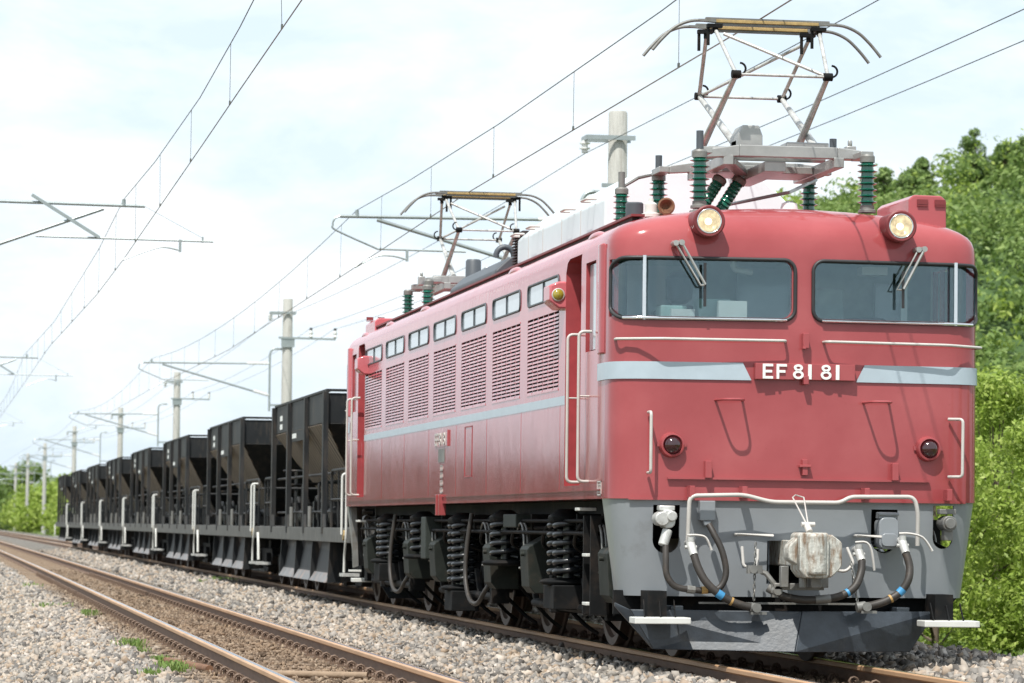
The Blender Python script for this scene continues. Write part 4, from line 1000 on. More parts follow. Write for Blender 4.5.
for sx in (-1, 1):
    for y, r_, z0, z1, tn, bi in SPR:
        for dy in ((-.10, .16) if r_ > .15 else (0,)):
            rr_ = .115 if r_ > .15 else r_
            m_ = MB().tube(helix((sx*1.27, y+dy, 0), rr_, z0, z1, tn, .02), .0225, 8); m_.cyl((sx*1.27, y+dy, z0-.01), (sx*1.27, y+dy, z1), .045, 10)
            m_.build('coil_spring', 'spring', LOCO, smooth=60)
        m_ = MB(); m_.lathe([(.20, z0-.07), (.215, z0-.05), (.215, z0-.035), (.17, z0-.02), (.10, z0-.015)], (sx*1.27, y+.03, 0), 'z', 20)
        (m_.box(sx*1.14, sx*1.41, y-.22, y+.28, z0-.27, z0-.07) if r_ > .15 else None); m_.lathe([(.14, z1-.02), (.15, z1), (.15, z1+.04), (.06, z1+.10)], (sx*1.27, y+.03, 0), 'z', 16)
        m_.build('spring_seat', 'under', LOCO, smooth=40, bevel=.008)
# traction link housings with slanted tops
for sx in (-1, 1):
    for y in (.52, 4.15, 6.25, 9.85, 11.88, 15.5):
        z0, z1 = .45, .88; d = .40; m_ = MB()
        q = [(sx*1.10, z1+.12), (sx*1.36, z1-.02), (sx*1.38, z1-.05), (sx*1.36, z0+.06), (sx*1.31, z0), (sx*1.10, z0)]
        m_.prism(q, 'y', y, y+d); m_.cyl((sx*1.37, y+.18, z1-.09), (sx*1.41, y+.18, z1-.09), .02, 8)
        m_.build('traction_housing', 'undergreen', LOCO, smooth=0, bevel=.012)
        m_ = MB()
        for k in (0, .03): m_.tube(arc((sx*(1.30+k), y+.66, .86), .20, 40, 280, 14, 'yz'), .011, 6)
        m_.build('flexible_conduit', 'dull', LOCO, smooth=60)
    for y in (7.35, 12.95):
        pts = smooth_path([(sx*1.36, y+.1, 1.15), (sx*1.40, y+.12, .85), (sx*1.42, y+.08, .55), (sx*1.41, y-.12, .34), (sx*1.38, y-.42, .30), (sx*1.34, y-.62, .42), (sx*1.28, y-.66, .52)], 5)
        MB().tube(pts, .022, 8).build('cable_loop', 'hose', LOCO, smooth=60)
MB().prism([(-1.40, 1.24), (-1.33, 1.24), (-1.30, .52), (-1.36, .50)], 'y', 16.95, 17.05).build('rear_skirt_strut', 'dull', LOCO, smooth=0)
print('under ok')

# ---- roof equipment
def insulator(x, y, z0, z1, sheds=6, r_=.075, parent=LOCO, tilt=None):
    h = z1-z0; m_ = MB(); prof = []
    for k in range(sheds):
        b = .12*h+.74*h*k/sheds; s_ = .74*h/sheds
        prof += [(.046, b+s_*.30), (r_-.008, b+s_*.46), (r_, b+s_*.54), (r_-.006, b+s_*.62), (.050, b+s_*.74)]
    m_.lathe([(.045, .10*h)]+prof+[(.042, .87*h)], (0, 0, 0), 'z', 18)
    o = m_.build('insulator', 'insul', parent, smooth=35)
    c_ = MB().lathe([(.07, 0), (.07, .04*h), (.055, .06*h), (.055, .12*h), (.04, .125*h)], (0, 0, 0), 'z', 16).lathe([(.04, .855*h), (.058, .86*h), (.058, .96*h), (.045, h)], (0, 0, 0), 'z', 16)
    c_.build('cap', 'dull', o, smooth=35)
    o.location = (x, y, z0)
    if tilt: o.rotation_euler = tilt
    return o
def pantograph(y0, mir):
    PG = bpy.data.objects.new('pantograph', None); COL.objects.link(PG); PG.parent = LOCO; PG.location = (0, y0, 0)
    if mir: PG.rotation_euler = (0, 0, math.pi)
    # base frame
    m_ = MB(); zb = 3.92
    for y in (-.62, .62): m_.box(-.33, .45, y-.035, y+.035, zb+.01, zb+.10)
    for y in (-.62, .62):
        m_.hexa([(-.62, y-.05, zb-.01), (-.33, y-.035, zb+.01), (-.33, y+.035, zb+.01), (-.62, y+.05, zb-.01), (-.62, y-.05, zb+.05), (-.33, y-.035, zb+.10), (-.33, y+.035, zb+.10), (-.62, y+.05, zb+.05)])
        m_.hexa([(.45, y-.035, zb+.01), (.72, y-.05, zb+.01), (.72, y+.05, zb+.01), (.45, y+.035, zb+.01), (.45, y-.035, zb+.10), (.72, y-.05, zb+.07), (.72, y+.05, zb+.07), (.45, y+.035, zb+.10)])
    for x in (-.42, .46): m_.box(x-.04, x+.04, -.66, .66, zb-.06, zb+.02)
    m_.box(-.12, .05, -.6, .6, zb-.10, zb-.02); m_.box(-.38, .42, .0, .5, zb-.05, zb+.01); m_.bar((-.40, -.6, zb-.03), (.05, .6, zb-.05), .10, .05)
    m_.build('base_frame', 'steel', PG, smooth=0, bevel=.006)
    m_ = MB()
    for y in (-.25, .25): m_.cyl((-.50, y, zb+.10), (.58, y, zb+.10), .028, 12)
    m_.box(-.30, -.12, -.40, -.22, zb+.09, zb+.17); m_.prism([(-.30, zb+.05), (-.30, zb+.20), (-.26, zb+.28), (-.13, zb+.28), (-.10, zb+.20), (-.10, zb+.05)], 'y', -.45, -.18)
    m_.box(.10, .44, -.42, -.2, zb+.06, zb+.16); m_.cyl((.46, -.3, zb+.08), (.62, -.3, zb+.08), .035, 12); m_.box(.60, .68, -.35, -.25, zb+.04, zb+.15)
    m_.cyl((.64, -.3, zb+.15), (.64, -.3, zb+.20), .02, 8)
    m_.build('spring_unit', 'steel', PG, smooth=35, bevel=.008)
    for x, y in ((-.70, -.90), (.62, -.90), (-.64, .93), (.62, .93)):
        insulator(x+(.10 if mir and x > 0 else 0), y+(.0), 3.49, 3.945, 7, .078, PG)
    m_ = MB()
    for x in (-.69, .58):
        for y in (-.9, .93): m_.box(x-.05+.04, x+.05+.04, min(y, y*.66), max(y, y*.66), zb-.0, zb+.05)
    m_.build('corner_arms', 'steel', PG, smooth=0, bevel=.005)
    m_ = MB()
    for x, y in ((-.70, -.9), (.42, -.62), (-.64, .93)): m_.cyl((x, y, zb+.03), (x, y, zb+.17), .028, 10)
    m_.build('arcing_posts', 'roofgrey', PG, smooth=40)
    # knuckles
    zk = 4.60; K = {(-1, -1): (-.365, -.66, zk-.03), (1, -1): (.365, -.66, zk-.03), (-1, 1): (-.35, .74, zk-.035), (1, 1): (.34, .74, zk-.035)}
    m_ = MB()
    for (sx, sy), k in K.items():
        foot = (k[0]+(-.09 if sx < 0 else -.04), .25 if sy < 0 else -.25, zb+.12)
        if sy > 0: foot = (k[0]+(.10 if sx < 0 else .05), -.25, zb+.12)
        m_.tube([foot, k], [.034, .021], 8)
    m_.build('lower_arms', 'galvwhite', PG, smooth=50)
    H = {}
    m_ = MB()
    for (sx, sy), k in K.items():
        top = (sx*.42+.0 if sx > 0 else -.42, sy*.17, 4.98); H[(sx, sy)] = top
        m_.tube([k, top], .0165, 8)
    m_.tube([K[(-1, 1)], (.36, .2, 4.93)], .014, 8); m_.tube([K[(1, -1)], (-.36, -.2, 4.95)], .014, 8)
    m_.tube([K[(-1, -1)], K[(1, -1)]], .012, 8); m_.tube([K[(-1, 1)], K[(1, 1)]], .012, 8)
    m_.build('upper_arms', 'galvwhite', PG, smooth=50)
    m_ = MB()
    for sg, k in K.items():
        m_.cyl((k[0]-.035, k[1], k[2]), (k[0]+.035, k[1], k[2]), .032, 12)
        m_.tube(arc((k[0]+.03, k[1], k[2]+.045), .045, -90, 90, 8, 'xz'), .009, 6)
    m_.build('knuckle', 'under', PG, smooth=50)
    m_ = MB()
    for sg, t in H.items():
        m_.cyl((t[0], t[1], t[2]-.02), (t[0], t[1], t[2]+.05), .022, 8); m_.cyl((t[0]-.06, t[1], t[2]-.12), (t[0]-.06, t[1], t[2]+.02), .013, 8); m_.box(t[0]-.07, t[0]+.05, t[1]-.03, t[1]+.03, t[2]+.02, t[2]+.05)
    m_.tube([(-.42, -.17, 5.0), (-.42, .17, 5.0)], .014, 8); m_.tube([(.42, -.17, 5.0), (.42, .17, 5.0)], .014, 8)
    m_.build('head_springs', 'under', PG, smooth=40)
    for y in (-.16, .20):
        hd = MB().box(-.42, .41, y-.030, y+.030, 5.040, 5.066).build('contact_strip', 'strip', PG, smooth=0, bevel=.004)
        m_ = MB(); m_.box(-.50, .50, y-.022, y+.022, 5.068, 5.082); m_.prism([(-.56, 5.052), (-.42, 5.042), (-.42, 5.067), (-.56, 5.066)], 'y', y-.026, y+.026); m_.prism([(.41, 5.042), (.56, 5.052), (.56, 5.066), (.41, 5.067)], 'y', y-.026, y+.026)
        for sx in (-1, 1):
            pts = smooth_path([(sx*.50, y, 5.058), (sx*.62, y, 5.05), (sx*.74, y, 5.0), (sx*.84, y, 4.91), (sx*.925, y, 4.81)], 4)
            m_.tube(pts, .013, 8)
        m_.build('horn', 'dull', hd, smooth=50, bevel=0)
    m_ = MB()
    for y in (-.16, .20): m_.box(-.42, .42, y-.018, y+.018, 5.020, 5.039)
    m_.build('collector_tray', 'dull', PG, smooth=0)
    return PG
pantograph(1.38, 0); pantograph(16.14, 1)
# slanted lightning insulators, small pot, horns
insulator(-.50, 1.5, 3.52, 3.90, 8, .05, LOCO, (0, R(32), 0)); insulator(-.34, 1.5, 3.52, 3.90, 8, .05, LOCO, (0, R(32), 0))
m_ = MB().lathe([(.075, 0), (.075, .025), (.05, .035), (.05, .10), (.03, .115), (.02, .12), (.02, .145)], (-1.0, .85, 3.445), 'z', 18); m_.build('whistle_pot', 'white', LOCO, smooth=40)
m_ = MB().lathe([(.02, .16), (.025, .08), (.04, .0), (.060, -.04), (.068, -.05), (.055, -.054), (.02, -.01), (.0, -.01)][::-1], (-.90, .80, 3.525), 'y', 20).box(-.92, -.86, .75, .95, 3.40, 3.50); m_.build('warning_horn', 'rust', LOCO, smooth=40)
MB().lathe([(.07, 0), (.07, .15), (.06, .16)], (-1.06, 1.2, 3.43), 'z', 20).build('roof_vent', 'roofgrey', LOCO, smooth=40)
MB().lathe([(.07, 0), (.07, .04), (.06, .08), (.02, .10)], (.12, .95, 3.51), 'z', 18).build('roof_insulator_pot', 'inswhite', LOCO, smooth=40)
MB().tube([(-.15, 1.9, 3.66), (.12, .95, 3.68), (.5, 1.6, 3.85)], .014, 6).build('roof_busbar', 'galv', LOCO, smooth=50)
# red ventilator box on the front roof (right) and its twin at the rear
for mir in (0, 1):
    T = (lambda m_: mirror_back(m_)) if mir else (lambda m_: m_)
    m_ = MB().prism([(.935, 3.36), (.935, 3.60), (.975, 3.635), (1.195, 3.632), (1.235, 3.595), (1.235, 3.30)], 'y', .42, 1.35)
    m_.v = [(x, y, z-.10*mir) for x, y, z in m_.v]
    vb = T(m_).build('roof_ventilator', 'red', LOCO, smooth=0, bevel=.012)
    m_ = MB()
    for x in (1.0, 1.14): m_.box(x, x+.085, .41, .422, 3.56, 3.60); m_.box(x, x+.085, .405, .42, 3.545, 3.556)
    m_.box(.975, 1.225, .416, .4215, 3.38, 3.385)
    T(m_).build('vent_hinge', 'roofred', vb, smooth=0)
# silver roof hood
m_ = MB(); sec = [(-.85, 3.40), (-.85, 3.84), (-.56, 4.085), (.50, 4.085), (.80, 3.80), (.80, 3.40)]
m_.prism(sec, 'y', 3.55, 8.05)
hood = m_.build('roof_hood', 'hood', LOCO, smooth=0, bevel=.02)
m_ = MB()
for sx in (-1, 1):
    for y in (8.0-.15, 6.95, 5.1, 4.1):
        m_.tube(round_corner_pipe([(sx*.84, y-.14, 3.935-.06), (sx*.93, y-.14, 3.935-.06), (sx*.93, y+.14, 3.935-.06), (sx*.84, y+.14, 3.935-.06)], .04), .012, 8)
    for y in (4.65, 5.6, 6.6, 7.4): m_.box(sx*.849, sx*.853, y, y+.01, 3.5, 3.86)
m_.build('lifting_handle', 'pipe_white', hood, smooth=60)
m_ = MB()
for sx in (-1, 1):
    for i in range(16): m_.box(sx*.80, sx*.856, 8.06, 8.35, 3.48+.028*i, 3.492+.028*i)
m_.box(-.8, .8, 8.05, 8.35, 3.45, 3.94)
m_.build('mesh_grille', 'recess', hood, smooth=0)
# low dark roof boxes behind the hood
m_ = MB().prism([(-.95, 3.40), (-.95, 3.60), (-.80, 3.74), (.80, 3.74), (.95, 3.60), (.95, 3.40)], 'y', 8.8, 11.9); rb = m_.build('roof_equipment_cover', 'roofgrey', LOCO, smooth=0, bevel=.02)
MB().tube(arc((-.82, 9.0, 3.76), .09, -10, 190, 10, 'xz'), .03, 8).build('lifting_eye', 'roofgrey', rb, smooth=60)
MB().lathe([(.095, 0), (.085, .50), (.07, .52)], (-.62, 12.4, 3.46), 'z', 24).build('roof_vent', 'roofgrey', LOCO, smooth=40)
m_ = MB().prism([(-.95, 3.40), (-.95, 3.52), (-.85, 3.60), (.85, 3.60), (.95, 3.52), (.95, 3.40)], 'y', 12.2, 14.6); m_.build('roof_equipment_cover', 'roofgrey', LOCO, smooth=0, bevel=.02)
insulator(-.78, 14.9, 3.46, 3.86, 5, .075); insulator(-.9, 2.55, 3.46, 3.84, 6, .07)
MB().tube([(-.9, 2.55, 3.84), (-.75, 2.6, 3.93), (-.55, 2.4, 3.97)], .014, 6).cyl((-.9, 2.55, 3.84), (-.9, 2.55, 3.97), .028, 10).build('roof_busbar', 'dull', LOCO, smooth=50)
print('roof ok')

# ------------------------------------------------------------------ hopper wagons
PITCH = 12.9; Y1 = 18.08
ORD = ['first', 'second', 'third', 'fourth', 'fifth', 'sixth', 'seventh', 'eighth and last']
WG = thing('hopper_wagon', 'x', 'hopper wagon', (0, Y1, 0), group='black hopper wagons behind the locomotive')
PY = [3.2, 5.65, 8.05, 10.4]; HW = 1.30
# hopper: vertical sheets over inverted pyramid, open top
def shell(parent):
    th = .02; m_ = MB(); z0, z1 = 2.42, 2.83; ya, yb = PY[0], PY[3]
    m_.box(-HW+.06, -HW+.06+th, ya, yb, z0, z1); m_.box(HW-.06-th, HW-.06, ya, yb, z0, z1)
    m_.box(-HW+.06, HW-.06, ya, ya+th, z0-.02, z1-.02); m_.box(-HW+.06, HW-.06, yb-th, yb, z0-.02, z1-.02)
    m_.box(-HW+.055, -HW+.08, PY[1]+.3, PY[1]+2.2, 2.24, 2.44)
    for x in (-HW+.04, HW-.12): m_.box(x, x+.08, ya-.03, yb+.03, z1, z1+.035)
    for y in (ya-.03, yb-.05): m_.box(-HW+.121, HW-.121, y, y+.08, z1, z1+.035)
    o = m_.build('hopper_sides', 'wagon', parent, smooth=0, bevel=.004)
    m_ = MB(); x, yA, yB, zz = HW-.07, ya+.01, yb-.01, 2.41; xi, ia, ib, zi = .42, ya+1.9, yb-1.9, 1.15
    top = [(-x, yA, zz), (x, yA, zz), (x, yB, zz), (-x, yB, zz)]; bot = [(-xi, ia, zi), (xi, ia, zi), (xi, ib, zi), (-xi, ib, zi)]
    m_.add(top+bot, [(1,2,6,5), (3,0,4,7)])
    m9 = MB(); m9.add(top+bot, [(0,1,5,4), (2,3,7,6), (4,5,6,7)]); oe = m9._build('hopper_end', 'wagon', parent, smooth=0); sd = oe.modifiers.new('s', 'SOLIDIFY'); sd.thickness = .02
    o2 = m_.build('hopper_slopes', 'slope', parent, smooth=0); sd = o2.modifiers.new('s', 'SOLIDIFY'); sd.thickness = .02
    m_ = MB()
    for k in range(1, 6):
        y = ya+(yb-ya)*k/6; yi = ia+(ib-ia)*k/6
        for s_ in (-1, 1): m_.bar((s_*(x), y, zz), (s_*xi, yi, zi), .03, .03)
    m_.build('hopper_ribs', 'slope', parent, smooth=0)
    MB().box(-.95, .95, ya+.3, yb-.3, 2.40, 2.46).build('ballast_load', 'stone', parent, smooth=0)
shell(WG)
for y in PY:
    for sx in (-1, 1):
        m_ = MB(); m_.box(sx*(HW-.07), sx*HW, y-.075, y+.075, .90, 2.83); m_.hexa([(sx*HW, y-.055, .98), (sx*(HW+.004), y-.055, .88), (sx*(HW+.004), y+.055, .88), (sx*HW, y+.055, .98), (sx*(HW-.02), y-.1, 1.2), (sx*(HW-.02), y-.055, 1.2), (sx*(HW-.02), y+.055, 1.2), (sx*(HW-.02), y+.1, 1.2)] if False else [(sx*(HW-.05), y-.16, .985), (sx*(HW-.005), y-.16, .985), (sx*(HW-.005), y+.16, .985), (sx*(HW-.05), y+.16, .985), (sx*(HW-.05), y-.06, 1.2), (sx*(HW-.005), y-.06, 1.2), (sx*(HW-.005), y+.06, 1.2), (sx*(HW-.05), y+.06, 1.2)])
        m_.build('side_post', 'wagon', WG, smooth=0, bevel=.004)
m_ = MB()
for s_ in (-1, 1): m_.box(s_*(HW-.10), s_*(HW-.012), .02, 12.5, .795, .985)
m_.box(-HW+.1, HW-.1, .02, .12, .795, .98); m_.box(-HW+.1, HW-.1, 12.4, 12.5, .795, .98)
m_.build('side_sill', 'sill', WG, smooth=0, bevel=.005)
m_ = MB(); m_.box(-.25, .25, .05, 12.45, .60, .95); m_.box(-HW+.1, HW-.1, .12, 3.0, .93, .965); m_.box(-HW+.1, HW-.1, 10.6, 12.4, .93, .965)
for y in (3.0, 5.6, 8.0, 10.5): m_.box(-HW+.1, HW-.1, y, y+.1, .8, .96)
m_.build('underframe', 'wagon', WG, smooth=0)
for s_ in (-1, 1):
    m_ = MB(); ya, yb = 2.85, 9.45
    for k in range(3):
        a = ya+(yb-ya)*k/3+.05; b = ya+(yb-ya)*(k+1)/3-.05
        m_.hexa([(s_*.62, a, .32), (s_*1.20, a, .26), (s_*1.20, b, .26), (s_*.62, b, .32), (s_*.55, a, .79), (s_*1.10, a, .79), (s_*1.10, b, .79), (s_*.55, b, .79)])
    m_.build('discharge_chute', 'wagon', WG, smooth=0)
    m_ = MB()
    for k in range(4):
        y = ya+(yb-ya)*k/3; m_.prism([(s_*.6, .80), (s_*1.22, .80), (s_*1.25, .24), (s_*.66, .28)], 'y', y-.035, y+.035)
    m_.build('chute_ribs', 'wagon', WG, smooth=0)
    m_ = MB()
    for k in range(3):
        a = ya+(yb-ya)*k/3+.06; b = ya+(yb-ya)*(k+1)/3-.06; m_.hexa([(s_*1.17, a, .245), (s_*1.265, a, .245), (s_*1.265, b, .245), (s_*1.17, b, .245), (s_*1.15, a, .36), (s_*1.19, a, .37), (s_*1.19, b, .37), (s_*1.15, b, .36)])
    m_.build('chute_lip', 'chute', WG, smooth=0)
# operating gear and walkway rails
m_ = MB()
for s_ in (-1, 1):
    for z in (1.20, 1.72): m_.tube([(s_*(HW-.14), 2.9, z), (s_*(HW-.14), 10.6, z)], .020, 6)
    for y in (4.0, 5.0, 7.2, 9.2): m_.tube(round_corner_pipe([(s_*(HW-.16), y, .98), (s_*(HW-.16), y, 1.62), (s_*(HW-.45), y+.2, 1.62)], .06), .022, 6)
m_.build('walkway_rail', 'wagon', WG, smooth=50)
m_ = MB()
m_.cyl((-.75, 3.6, 1.22), (-.75, 9.9, 1.22), .07, 10)
for y in (4.2, 5.4, 6.8, 8.0, 9.2):
    m_.cyl((-.95, y, 1.15), (-.95, y+.55, 1.15), .13, 14); m_.box(-1.1, -.8, y+.6, y+.75, .97, 1.35); m_.tube(arc((-1.02, y+.9, 1.3), .12, 0, 270, 10, 'yz'), .03, 6)
    m_.cyl((.95, y, 1.15), (.95, y+.55, 1.15), .13, 14)
m_.box(-.5, .5, 3.4, 10.2, 1.0, 1.15)
m_.build('discharge_gear', 'wagon', WG, smooth=40)
m_ = MB()
for y in (5.15, 7.7): m_.cyl((-HW+.05, y, .99), (-HW+.05, y, 1.28), .03, 8)
m_.build('control_lever', 'dull', WG, smooth=50)
# end platform: railings, brake wheel, white grab rails, step
m_ = MB()
for s_ in (-1, 1):
    for ya, yb in ((.35, 2.7), (10.9, 12.2)):
        m_.tube(round_corner_pipe([(s_*(HW-.08), ya, .98), (s_*(HW-.08), ya, 1.75), (s_*(HW-.08), yb, 1.75), (s_*(HW-.08), yb, .98)], .12), .020, 6)
        m_.tube([(s_*(HW-.08), ya, 1.36), (s_*(HW-.08), yb, 1.36)], .016, 6)
        for t in (.33, .66): m_.tube([(s_*(HW-.08), ya+(yb-ya)*t, .98), (s_*(HW-.08), ya+(yb-ya)*t, 1.75)], .014, 6)
for y in (.35, 12.2): m_.tube([(-HW+.08, y, 1.6), (HW-.08, y, 1.6)], .018, 6)
m_.build('end_railing', 'wagon', WG, smooth=50)
m_ = MB(); m_.cyl((-.6, .5, .97), (-.6, .5, 1.9), .025, 8); m_.tube([(-.6+.2*math.cos(a*math.pi/8), .5+.2*math.sin(a*math.pi/8), 1.9) for a in range(16)], .018, 6, closed=True); m_.bar((-.8, .5, 1.9), (-.4, .5, 1.9), .02); m_.box(-.1, .8, .9, 2.2, .97, 1.45); m_.cyl((.3, 2.3, 1.3), (.9, 2.3, 1.3), .22, 16)
m_.build('brake_wheel', 'wagon', WG, smooth=50)
for s_ in (-1, 1):
    for y in (.55,):
        m_ = MB(); hx = s_*(HW+.03)
        m_.tube(round_corner_pipe([(s_*(HW-.1), y, 1.68), (hx, y, 1.68), (hx, y, .90)], .06), .016, 8)
        m_.build('white_grab_rail', 'white', WG, smooth=60)
    m_ = MB(); hx = s_*(HW+.02)
    m_.tube(round_corner_pipe([(hx, .15, 1.66), (hx, .15, .85), (hx, .30, .62), (hx, .32, .42)], .1), .016, 8)
    m_.tube(round_corner_pipe([(hx, 12.3, .88), (hx, 12.2, .70), (hx, 12.15, .45)], .1), .022, 8)
    m_.build('ladder_rail', 'white', WG, smooth=60)
    m_ = MB(); m_.box(s_*(HW-.16), s_*(HW+.06), .16, .48, .37, .41); m_.box(s_*(HW-.16), s_*(HW+.06), 11.98, 12.3, .37, .41); m_.build('foot_step', 'galvwhite', WG, smooth=0)
m_ = MB()
for y in (9.35, ): m_.box(-HW+.055, -HW+.058, y, y+.35, 2.60, 2.68); m_.box(-HW+.055, -HW+.058, y, y+.35, 2.47, 2.55)
m_.box(-HW+.048, -HW+.052, 7.2, 7.75, 2.29, 2.36)
m_.build('stencil_mark', 'plate_white', WG, smooth=0)
m_ = MB(); m_.tube([(-HW+.02, .6, .89), (-HW-.01, .6, .89)], .07, 10); m_.build('round_mark', 'strip', WG)
m_ = MB(); m_.box(-.13, .13, -.17, .05, .76, 1.0); m_.box(-.13, .13, 12.45, 12.67, .76, 1.0); m_.build('coupler', 'under', WG, smooth=0, bevel=.02)
for yc in (1.75, 10.8):
    bg_ = bpy.data.objects.new('bogie', None); COL.objects.link(bg_); bg_.parent = WG
    for d in (-.825, .825): wheelset(bg_, yc+d, .43)
    m_ = MB()
    for s_ in (-1, 1):
        m_.prism([(yc-1.15, .50), (yc-1.0, .62), (yc+1.0, .62), (yc+1.15, .50), (yc+1.0, .36), (yc+.5, .34), (yc+.3, .22), (yc-.3, .22), (yc-.5, .34), (yc-1.0, .36)], 'x', s_*.82, s_*.96)
        for d in (-.825, .825): m_.cyl((s_*.85, yc+d, .43), (s_*1.04, yc+d, .43), .12, 14)
    m_.box(-.9, .9, yc-.2, yc+.2, .35, .75); m_.build('bogie_frame', 'under', bg_, smooth=35, bevel=.01)
WG['label'] = 'black hopper wagon coupled directly behind the red locomotive, largest in view'
for k in range(1, 8):
    c = copy_tree(WG); y = Y1+PITCH*k; c.location = (sh(y+6), y, 0); c.rotation_euler = (0, 0, -(sh(y+12)-sh(y))/12)
    c['label'] = 'black hopper wagon, %s wagon counted back from the red locomotive' % ORD[k]
print('wagons ok')

# ------------------------------------------------------------------ masts and wires
def mast(loc, label, H=7.5, side=1, detail=1):
    t = thing('catenary_mast', label, 'catenary mast', loc, group='concrete catenary masts')
    m_ = MB().lathe([(.185, -1.2), (.165, 3.5), (.145, H-.03), (.13, H)], (0, 0, 0), 'z', 24); m_.build('pole', 'concrete', t, smooth=40)
    m_ = MB(); m_.bar((-.52, -.19, H-.43), (.24, -.19, H-.43), .03, .07); m_.bar((-.52, .19, H-.43), (.24, .19, H-.43), .03, .07); m_.box(-.54, -.50, -.2, .2, H-.47, H-.40)
    m_.bar((-.28, -.18, H-1.17), (1.42, -.18, H-1.19), .05, .06); m_.box(-.20, .20, -.185, -.165, H-1.45, H-1.15)
    m_.build('crossarm', 'galv', t, smooth=0)
    m_ = MB(); m_.cyl((-.52, 0, H-.47), (-.52, 0, H-.66), .05, 12); m_.cyl((-.52, 0, H-.5), (-.52, 0, H-.52), .085, 12); m_.cyl((-.52, 0, H-.58), (-.52, 0, H-.60), .085, 12)
    for x in (.68, 1.40): m_.lathe([(.03, 0), (.06, .04), (.04, .09), (.065, .14), (.05, .2), (.03, .24)], (x, -.18, H-1.16), 'z', 14)
    m_.build('insulator', 'inswhite', t, smooth=40)
    m_ = MB()
    for x in (.68, 1.40): m_.cyl((x, -.18, H-.93), (x, -.18, H-.86), .045, 10)
    m_.build('insulator_cap', 'rubber', t, smooth=40)
    return t
def cantilever(t, dx=0.):
    # origin of t at mast foot; numbers are relative to a mast standing 3.86 m right of the track centre
    X = lambda x: x-3.86+dx
    m_ = MB(); m_.tube(smooth_path([(X(3.70), 0, 6.20), (X(3.42), 0, 6.20), (X(3.31), 0, 6.08), (X(3.30), 0, 5.9)], 5)+[Vector((X(3.30), 0, 4.35))], .032, 8)
    m_.box(X(3.3), X(3.72), -.03, .03, 4.5, 4.56)
    m_.tube([(X(-.45), 0, 5.73), (X(2.7), 0, 5.76)], .027, 8); m_.tube([(X(.12), 0, 5.69), (X(2.9), 0, 4.92)], .030, 8)
    m_.tube(smooth_path([(X(-.45), 0, 5.73), (X(-.53), 0, 5.69), (X(-.56), 0, 5.60), (X(-.50), 0, 5.51), (X(.14), 0, 5.24)], 5)+[Vector((X(1.5), 0, 5.23))], .017, 6)
    m_.box(X(.57), X(.61), -.02, .02, 5.06, 5.24)
    m_.tube(smooth_path([(X(.58), 0, 5.09), (X(.35), 0, 5.14), (X(.1), 0, 5.12), (X(-.21), 0, 4.95)], 5), .014, 6)
    m_.cyl((X(-.19), 0, 5.73), (X(-.19), 0, 5.83), .03, 8)
    o = m_.build('cantilever', 'galv', t, smooth=50)
    m_ = MB()
    for a, b in (((2.62, 5.76), (3.28, 5.765)), ((2.82, 4.945), (3.28, 4.82))):
        P0 = Vector((X(a[0]), 0, a[1])); P1 = Vector((X(b[0]), 0, b[1])); m_.cyl(P0, P1, .03, 10)
        for k in range(1, 7):
            q = P0.lerp(P1, k/7); d = (P1-P0).normalized()*.012; m_.cyl(q-d, q+d, .055, 12)
    m_.build('rod_insulator', 'inswhite', o, smooth=40)
MY = [27, 77, 127, 177, 227, 277, 327, 377]; MX = [3.86, 3.75, 3.90, 4.05, 3.35, 2.78, 2.62, 2.55]; MH = [7.47, 7.70, 7.62, 7.65, 7.9, 7.75, 7.8, 7.65]
MDESC = ['concrete mast topping out above the white roof hood of the locomotive', 'concrete mast rising behind the first black wagon, second from the camera', 'concrete mast behind the third wagon, third one back from the camera',
         'concrete mast behind the fifth wagon, fourth one back from the camera', 'thin distant concrete mast above the last wagons', 'grey mast standing clear of the train just left of the last wagon', 'distant grey mast, second left of the last wagon', 'distant grey mast near the left edge, third left of the last wagon']
for x, y, H, d in zip(MX, MY, MH, MDESC):
    t = mast((x, y, 0), d, H); cantilever(t, 3.86-x+0. if y > 200 else 3.86-x+sh(y)-.0)
    if y > 60: pass
# masts of the near track: their arms reach into view from the left
def left_mast(loc, label):
    t = mast(loc, label, 7.5); 
    X = lambda x: x+7.5
    m_ = MB()
    m_.tube([(X(-7.3), 0, 5.84), (X(-3.42), 0, 5.80)], .024, 8)
    m_.tube([(X(-7.3), 0, 4.55), (X(-4.04), 0, 5.75)], .026, 8)
    m_.bar((X(-5.12), -.03, 5.93), (X(-4.10), -.03, 5.31), .045, .06, (0, 1, 0))
    m_.tube([(X(-5.05), 0, 5.31), (X(-2.38), 0, 5.29)], .017, 6)
    m_.box(X(-2.90), X(-2.86), -.02, .02, 5.12, 5.31); m_.cyl((X(-2.54), 0, 5.27), (X(-2.54), 0, 5.36), .015, 6)
    m_.tube([(X(-3.42), 0, 5.80), (X(-2.54), 0, 5.34)], .004, 5)
    m_.tube(smooth_path([(X(-2.9), 0, 5.15), (X(-3.15), 0, 5.19), (X(-3.4), 0, 5.12), (X(-3.74), 0, 4.98)], 5), .013, 6)
    m_.cyl((X(-3.74), 0, 5.80), (X(-3.74), 0, 5.90), .03, 8)
    m_.build('cantilever', 'galv', t, smooth=50)
    return t
for y, d in ((27, 'nearer left-hand mast whose crossed tube arms reach in over the empty track'), (77, 'second left-hand mast, small arm tips showing at the left edge'), (127, 'third left-hand mast back along the empty track')):
    left_mast((-7.5+sh(y)-.1*(y > 50), y, 0), d)
